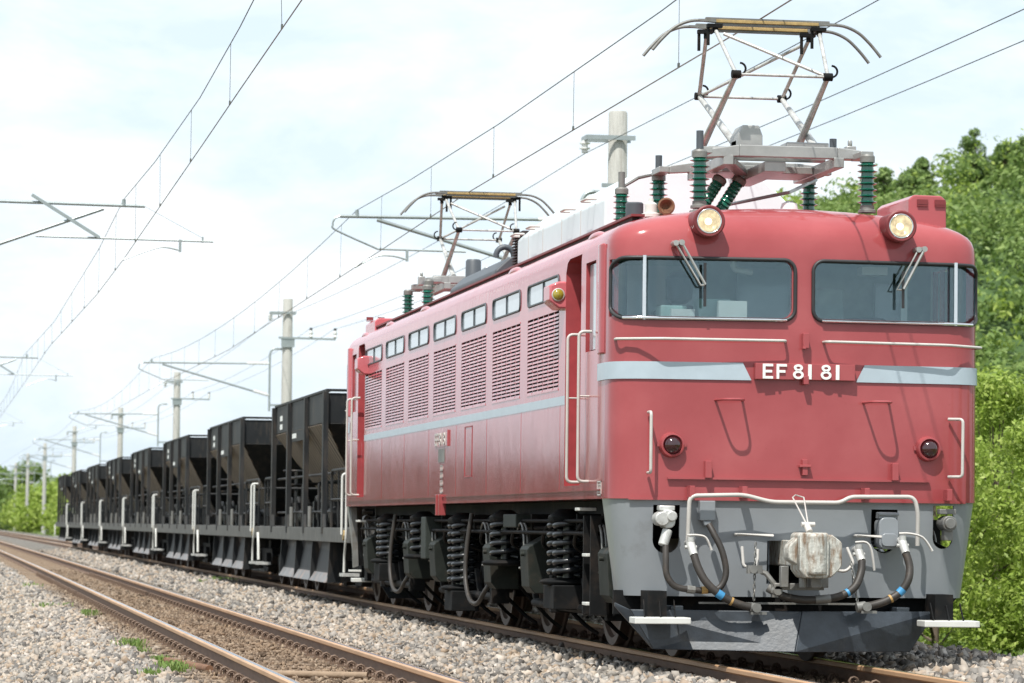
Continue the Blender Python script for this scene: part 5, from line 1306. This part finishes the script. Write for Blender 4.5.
# wires
def wire_obj(name, pts, r_, matn, label, drops=None):
    t = thing(name.replace('_strand', ''), label, 'overhead wire', (0, 0, 0), group='overhead wires')
    MB().tube(pts, r_, 6).build('strand', matn, t, smooth=60)
    return t
def interp(P, y):
    for a, b in zip(P, P[1:]):
        if a[1] <= y <= b[1]:
            k = (y-a[1])/(b[1]-a[1]); return tuple(a[i]+(b[i]-a[i])*k for i in range(3))
    return P[-1]
def span(a, b, sag, n=10):
    return [tuple(Vector(a).lerp(Vector(b), i/n)+Vector((0, 0, -sag*4*(i/n)*(1-i/n)))) for i in range(n)]
far = [227, 277, 327, 377, 427]
c1 = [(-.05, -24, 5.18), (-.05, 1.3, 5.09), (-.15, 16.2, 5.075), (-.21, 27, 4.95), (-.22, 50, 4.80), (-.235, 77, 4.97), (-.3, 127, 5.0), (-.5, 177, 5.0)]+[(sh(y), y, 5.0) for y in far]
m1 = [(.0, -23, 6.05), (-.06, 0, 5.76), (-.07, 5, 5.70), (-.13, 13.8, 5.665), (-.18, 21.4, 5.72), (-.19, 27, 5.83)]+span((-.2, 27, 5.83), (-.235, 77, 5.86), .42)[1:]+span((-.235, 77, 5.86), (-.3, 127, 5.86), .4)+span((-.3, 127, 5.86), (-.5, 177, 5.86), .4)+[(sh(y), y, 5.86) for y in far]
c2 = [(-3.45, -24, 5.5), (-3.57, 2.8, 5.33), (-3.61, 8.1, 5.25), (-3.64, 12.5, 5.18), (-3.74, 27, 4.975), (-3.79, 34.4, 4.93), (-3.93, 55, 5.06), (-4.0, 77, 5.0), (-4.1, 127, 5.0), (-4.3, 177, 5.0)]+[(-3.6+sh(y), y, 5.0) for y in far]
m2 = [(-3.5, -23, 6.5), (-3.6, 2, 6.10), (-3.61, 8.2, 5.88), (-3.64, 13, 5.76), (-3.70, 20, 5.76), (-3.74, 27, 5.90), (-3.78, 34, 5.70), (-3.93, 52, 5.46), (-4.0, 77, 5.86)]+span((-4.0, 77, 5.86), (-4.1, 127, 5.86), .4)[1:]+span((-4.1, 127, 5.86), (-4.3, 177, 5.86), .4)+[(-3.6+sh(y), y, 5.86) for y in far]
for cw, mw, lab in ((c1, m1, 'over the locomotive and wagons'), (c2, m2, 'over the empty track')):
    wire_obj('contact_wire', cw, .0062, 'copper', 'lower copper contact wire running '+lab)
    t = wire_obj('messenger_wire', mw, .0058, 'wire', 'upper messenger wire with thin droppers '+lab)
    y = -20.5
    while y < 120:
        a, b = interp(mw, y), interp(cw, y)
        MB().cyl(a, b, .003, 5).build('dropper', 'wire', t, smooth=0)
        MB().box(b[0]-.008, b[0]+.008, b[1]-.02, b[1]+.02, b[2], b[2]+.04).build('dropper', 'wire', t, smooth=0) if y < 60 else None
        y += 4.95
m_ = MB()
t = bpy.data.objects
for x, z, y0_, lab in ((3.34, 6.83, -23, 'feeder wire hung from the short arms on the left of the masts'), (4.53, 6.62, -23, 'inner feeder wire on top of the right-hand mast arms'), (5.25, 6.62, -23, 'outer feeder wire at the tips of the right-hand mast arms')):
    sup = [(x-.3 if x < 4 else x-.15, -23, z)]+[(x+(MX[i]-3.86), MY[i], z+(MH[i]-7.5)) for i in range(8)]; pts = []
    for a, b in zip(sup, sup[1:]): pts += span(a, b, .22, 12)
    pts.append(sup[-1]); wire_obj('feeder_wire', pts, .006, 'wire', lab)
print('wires ok')

# ------------------------------------------------------------------ vegetation
def leaf_cloud(centres, radii, n_per, size, rg, up_bias=.35, shell_=.55):
    # returns verts, faces of leaf quads scattered in clumps
    C = np.repeat(centres, n_per, axis=0); Rr = np.repeat(radii, n_per, axis=0)
    n_ = len(C); d = rg.normal(size=(n_, 3)); d /= np.linalg.norm(d, axis=1)[:, None]
    rad = (shell_+(1-shell_)*rg.uniform(0, 1, n_))[:, None]
    P = C+d*Rr*rad
    nrm = d+rg.normal(size=(n_, 3))*.7; nrm[:, 2] += up_bias; nrm /= np.linalg.norm(nrm, axis=1)[:, None]
    a = np.cross(nrm, rg.normal(size=(n_, 3))); a /= np.linalg.norm(a, axis=1)[:, None]; b = np.cross(nrm, a)
    s = size*rg.uniform(.6, 1.3, n_)[:, None]
    V = np.stack([P-a*s*.9, P-b*s*.42+nrm*s*.1, P+a*s*.9, P+b*s*.42+nrm*s*.1], 1)
    return V.reshape(-1, 3)
def quads_mesh(name, V, matn):
    n_ = len(V)//4; me = bpy.data.meshes.new(name); me.vertices.add(len(V)); me.vertices.foreach_set('co', V.reshape(-1).astype(np.float32))
    me.loops.add(n_*4); me.loops.foreach_set('vertex_index', np.arange(n_*4, dtype=np.int32)); me.polygons.add(n_); me.polygons.foreach_set('loop_start', np.arange(0, n_*4, 4, dtype=np.int32))
    me.materials.append(M[matn]); me.update(calc_edges=True); return me
def crown_clumps(rg, h, r_, z0, n_c, conical=0.):
    u = rg.uniform(0, 1, n_c); z = z0+(h-z0)*u; an = rg.uniform(0, 2*np.pi, n_c)
    prof = np.sqrt(np.clip(1-(2*u-.85)**2*.8, .05, 1))*(1-conical*u)
    rr = r_*prof*np.sqrt(rg.uniform(.25, 1, n_c))*rg.uniform(.75, 1.12, n_c)
    return np.stack([rr*np.cos(an), rr*np.sin(an), z], 1)
def make_tree(loc, h, r_, matn, name, label, cat, seed, z0=.5, n_c=60, n_l=70, leaf=.12, conical=0., clump=.35, group=None, trunk_r=.12):
    rg = np.random.default_rng(seed); t = thing(name, label, cat, loc, group=group)
    C = crown_clumps(rg, h*.93, r_, z0, n_c, conical); Rr = np.stack([rg.uniform(.7, 1.2, n_c)*clump*r_]*3, 1); Rr[:, 2] *= .75
    V = leaf_cloud(C, Rr, n_l, leaf, rg)
    me = quads_mesh('crown', V, matn); o = bpy.data.objects.new('crown', me); COL.objects.link(o); o.parent = t
    m_ = MB(); m_.tube([(0, 0, -.6), (.05*h*.3, 0, h*.35), (0, .04*h*.3, h*.8)], [trunk_r, trunk_r*.7, trunk_r*.2], 8)
    for i in range(0, n_c, max(1, n_c//14)):
        c = C[i]; m_.tube([(0, 0, max(.1, c[2]*.45)), (c[0]*.5, c[1]*.5, c[2]*.75), tuple(c)], [trunk_r*.4, trunk_r*.25, trunk_r*.08], 5)
    m_.build('trunk', 'bark', t, smooth=60); return t
def dup_tree(src, loc, rz, sc, label):
    c = copy_tree(src); c.location = loc; c.rotation_euler = (0, 0, rz); c.scale = (sc, sc, sc); c['label'] = label; return c
# hill
HP = [(8, 0), (14, 3.5), (18, 9), (21, 12.2), (25, 13.4), (28, 14.1), (32, 14.9), (34, 15.4), (45, 19.8), (60, 24), (110, 30)]
def hill_z(x, y):
    h = 0
    for (a, ha), (b, hb) in zip(HP, HP[1:]):
        if a <= x*100./max(y, 100) <= b: h = ha+(hb-ha)*(x*100./max(y, 100)-a)/(b-a)
    t = min(1, max(0, (y-50-.15*(x-20))/48.)); t = t*t*(3-2*t); e = min(1, max(0, (260-y)/60.))
    return GZ+(h*t+.4*math.sin(x*.5+y*.3)*t)*e
xs = np.arange(12, 110, 3.); ys = np.arange(34, 270, 5.); m_ = MB(); n = len(xs)
m_.add([(x, y, hill_z(x, y)-.25) for y in ys for x in xs], [(j*n+i, j*n+i+1, (j+1)*n+i+1, (j+1)*n+i) for j in range(len(ys)-1) for i in range(n-1)])
m_.build('hill', 'hillsoil', smooth=60, kind='structure')
rg = np.random.default_rng(11); C = []; Rr = []
for y in np.arange(50, 112, 1.25):
    for x in np.arange(9, 66, 1.4):
        xx, yy = x+rg.uniform(-1, 1), y+rg.uniform(-.9, .9)
        px = 512+FPX*math.tan(math.atan2(xx+6.455, yy+25.51)-YAW)
        if not (620 < px < 1300): continue
        z = hill_z(xx, yy)
        if z < GZ+.4: continue
        r_ = rg.uniform(.6, 1.35)
        for k in range(3):
            C.append((xx+rg.normal()*.5*r_, yy+rg.normal()*.5*r_, z+r_*rg.uniform(.1, .75))); q = r_*rg.uniform(.45, .8); Rr.append((q, q, q*.8))
C = np.array(C); Rr = np.array(Rr); print('hill clumps', len(C))
half = rg.uniform(size=len(C)) < .16
V = leaf_cloud(C[~half], Rr[~half], 58, .14, rg, .6, .72); o = bpy.data.objects.new('hillside_woodland', quads_mesh('hillside_woodland', V, 'leaf_mid')); COL.objects.link(o)
tag(o, 'dense green woodland covering the hillside on the right behind the locomotive', 'woodland', kind='stuff')
V = leaf_cloud(C[half], Rr[half]*1.1, 56, .125, rg, .6, .72); o = bpy.data.objects.new('hillside_shrubs', quads_mesh('hillside_shrubs', V, 'leaf_bright')); COL.objects.link(o)
tag(o, 'yellow-green bushes scattered through the hillside woodland', 'woodland', kind='stuff')
# trees on the ridge
ridge = [(31.9, 100, 2.3, .72, .45, 'tall dark pine standing highest on the hill ridge'), (30.1, 101, 1.5, .55, .3, 'dark rounded tree on the ridge left of the tallest pine'), (28.4, 100, 1.6, .5, .1, 'slim ragged tree at the left end of the hill ridge'), (29.3, 99, 1.2, .7, .1, 'low broad dark tree second from the left on the ridge'),
         (33.3, 101, 1.7, .8, .2, 'rounded dark tree at the right edge of the hill ridge'), (34.2, 101, 2.1, .7, .3, 'tall dark tree on the ridge at the right border of the view'), (36, 101, 2.2, .9, .3, 'dark tree on the ridge just beyond the right edge of view'), (32.6, 98, 1.3, .7, .2, 'bushy tree just below the tallest pine')]
for i, (x, y, h, r_, con, lab) in enumerate(ridge):
    make_tree((x, y, hill_z(x, y)-.05), h, r_, 'leaf_dark', 'ridge_tree', lab, 'tree', 40+i, .2, 40, 90, .075, con, .34, 'trees on the hill ridge')
# shrubs by the line, right of the locomotive
spots = [(7.5, 14), (9.2, 11), (6.9, 20), (8.6, 19), (10.4, 16), (7.4, 26), (9.3, 25), (11.4, 22), (8.2, 32), (10.6, 31), (13, 28), (12.4, 35), (9.5, 39), (14.8, 34), (12, 42), (8.0, 9.0), (9.5, 4), (9.3, -1), (9.8, -6), (9.4, -11), (10, -16)]
for i, (x, y) in enumerate(spots):
    h = ([3.5, 3.75, 3.55, 3.9, 3.65][i % 5] if y < 22 else [4.2, 4.5, 4.3, 4.6, 4.4][i % 5]); lab = 'yellow-green broadleaf shrub beside the right-hand end of the locomotive, thicket of overlapping shrubs'
    make_tree((x, y, -.95), h, 1.5+.15*(i % 3), 'leaf_bright', 'shrub', lab, 'shrub', 100+i, .15, 105, 170 if i < 12 else 60, .052 if i < 16 else .09, 0, .235, 'shrubs in the thicket right of the locomotive', .06)
# far left: bushes and trees beyond the tail of the train
b0 = make_tree((4.6, 228, -1), 4.6, 2.8, 'leaf_bright', 'bush', 'bright green bush just behind the last wagon', 'bush', 300, .1, 50, 60, .26, 0, .36, 'bushes beyond the tail of the train')
for i, (x, y, s_, lab) in enumerate([(6.8, 236, 1.0, 'bright bush right of the first one behind the last wagon'), (5.2, 262, 1.1, 'bush between the two masts nearest the last wagon'), (4.6, 300, 1.15, 'bush behind the second distant mast'), (4.2, 335, 1.2, 'bush behind the third distant mast'), (4.6, 372, 1.3, 'pale bush at the far left edge'), (9, 250, 1.3, 'larger bush hidden mostly by the last wagon'), (8.2, 285, 1.4, 'wide bush above the bushes at the lineside'), (7.6, 345, 1.5, 'hazy bush farthest along the line')]):
    dup_tree(b0, (x, y, -1), i*1.3, s_, lab)
t0 = make_tree((5.5, 420, -1), 9.5, 4.6, 'leaf_mid', 'tree', 'large far tree at the left edge beyond the masts', 'tree', 320, .8, 60, 60, .4, 0, .3, 'far trees on the left', .3)
for i, (x, y, s_, lab) in enumerate([(-2.5, 430, 1.08, 'large far tree cut by the left edge'), (11, 410, .72, 'smaller far tree behind the last wagon'), (8.5, 450, .85, 'dim far tree between two masts'), (1.5, 455, 1.0, 'far tree behind the leftmost masts'), (15, 440, .75, 'far tree hidden mostly by the wagons')]):
    dup_tree(t0, (x, y, -1), i*1.7, s_, lab)
# the wood across the fields on the left (mirrored in the glossy lower side of the locomotive)
rg = np.random.default_rng(21); n_ = 620
C = np.stack([rg.uniform(-190, -12, n_), rg.uniform(300, 345, n_), rg.uniform(0, 1, n_)], 1); C[:, 2] = -1+C[:, 2]*(8.2+1.6*np.sin(C[:, 0]*.11)+1.2*np.sin(C[:, 0]*.37))
V = leaf_cloud(C, np.stack([rg.uniform(1.8, 3.2, n_)]*3, 1), 70, .55, rg, .4, .5); o = bpy.data.objects.new('far_woodland', quads_mesh('far_woodland', V, 'leaf_deep')); COL.objects.link(o)
tag(o, 'far dark wood across the fields, mirrored in the lower side of the locomotive', 'woodland', kind='stuff')
# small hut and round warning sign far left
t = thing('trackside_hut', 'small pale hut with a grey roof far down the line at left', 'hut', (5.6, 305, -1)); MB().box(-1.6, 1.6, -1.5, 1.5, 0, 3.6).build('wall', 'concrete', t, smooth=0)
MB().prism([(-1.9, 3.6), (0, 4.6), (1.9, 3.6)], 'y', -1.7, 1.7).build('roof', 'roofgrey', t, smooth=0); MB().box(-.5, .5, -1.53, -1.5, 1.4, 2.6).build('window', 'recess', t, smooth=0)
t = thing('warning_sign', 'tiny red and white triangular sign beside the distant masts', 'sign', (3.95, 300, -1)); MB().cyl((0, 0, 0), (0, 0, 4.2), .06, 8).build('post', 'galv', t)
MB().prism([(-.75, 3.3), (.75, 3.3), (0, 4.5)], 'y', -.06, -.03).build('board', 'plate_white', t, smooth=0); MB().prism([(-.35, 3.45), (.35, 3.45), (0, 4.05)], 'y', -.1, -.061).build('symbol', 'roofred', t, smooth=0)

# grass: blades in one mass on the right bank, plus tufts in the ballast
def blades(name, P, h, wd, rg, label, cat, matn='grass', kind='stuff', parent_xy=None):
    n_ = len(P); an = rg.uniform(0, 2*np.pi, n_); d = np.stack([np.cos(an), np.sin(an), np.zeros(n_)], 1); H = h*rg.uniform(.5, 1.25, n_)[:, None]
    lean = rg.normal(size=(n_, 3))*.35; lean[:, 2] = 1; lean /= np.linalg.norm(lean, axis=1)[:, None]
    V = np.stack([P-d*wd, P+d*wd, P+d*wd*.5+lean*H, P-d*wd*.3+lean*H*.97+d*.2*H*rg.uniform(-1, 1, n_)[:, None]], 1).reshape(-1, 3)
    o = bpy.data.objects.new(name, quads_mesh(name, V, matn)); COL.objects.link(o); tag(o, label, cat, kind=kind); return o
rg = np.random.default_rng(5)
n_ = 42000; x = rg.uniform(3.0, 9.5, n_); y = rg.uniform(0, 45, n_); z = np.array([bed_z(a, b) for a, b in zip(x, y)]); k = rg.uniform(size=n_) < np.clip((x-2.8)/1.0, 0, 1)
P = np.stack([x, y, z-.03], 1)[k]; blades('bank_grass', P, .30, .012, rg, 'bright green weeds and grass along the right-hand edge of the ballast', 'grass')
n_ = 1600; P = np.stack([rg.uniform(3.2, 7.0, n_), rg.uniform(2, 32, n_), np.zeros(n_)], 1); P[:, 2] = [bed_z(a, b)+.12 for a, b, _ in P]
V = leaf_cloud(P, np.stack([rg.uniform(.12, .3, n_)]*3, 1), 26, .055, rg, .8, .3); o = bpy.data.objects.new('bank_weeds', quads_mesh('bank_weeds', V, 'leaf_bright')); COL.objects.link(o); tag(o, 'low leafy weeds mixed into the grass on the right bank', 'weeds', kind='stuff')
n_ = 16000; P = np.stack([rg.uniform(3.2, 9, n_), rg.uniform(120, 330, n_), np.full(n_, -1.0)], 1); P[:, 0] += np.array([sh(b) for b in P[:, 1]])
blades('far_grass', P, .9, .06, rg, 'green grass strip beyond the last wagon at far left', 'grass')
tufts = [(-4.56, 2.2, .10, 420, 'grass tuft at the bottom edge beside the near rail, largest of the tufts'), (-4.55, 3.9, .06, 180, 'small upright grass tuft just above the largest one'), (-4.62, 7.5, .10, 240, 'grass tuft on the shoulder where white stones meet brown ones'), (-4.57, 6.1, .06, 70, 'thin pale grass sprig between two larger tufts near the rail'), (-4.78, 1.4, .08, 200, 'grass tuft left of the largest one at the bottom edge'),
         (-4.53, 18.3, .10, 110, 'row of pale grass sprigs left of the near rail'), (-4.93, 22.8, .10, 120, 'bright green sprig among pale stones up the near shoulder'), (-4.66, 22.9, .08, 90, 'pale yellowish sprig beside the bright green one'), (-4.75, 36.9, .14, 120, 'small green sprig near the left edge'),
         (-1.0, 41, .22, 260, 'leafy green weed by the train rail below the second wagon'), (-1.55, 39, .10, 90, 'little green sprig on the ballast left of the leafy weed')]
for i, (x, y, r_, n_, lab) in enumerate(tufts):
    P = np.stack([rg.normal(size=n_)*r_*.6, rg.normal(size=n_)*r_*1.1, np.zeros(n_)], 1)
    o = blades('grass_tuft', P, (.09 if r_ > .09 else .07), .003, rg, lab, 'grass tuft', kind='thing'); o.location = (x, y, bed_z(x, y)); o['group'] = 'grass tufts in the ballast'
# a pipe end and a short board lying by the near track
t = MB().tube([(-4.52, 3.9, -.135), (-4.28, 2.2, -.135)], .035, 10).build('iron_pipe', 'rust', smooth=50); tag(t, 'short rusty pipe lying across the ballast by the near rail', 'pipe')
t = MB().tube([(-3.9, 1.4, -.13), (-3.15, 1.1, -.13)], .028, 10).build('drain_pipe', 'sleeper', smooth=50); tag(t, 'dusty pipe lying between the rails of the empty track', 'pipe')
print('scene done')
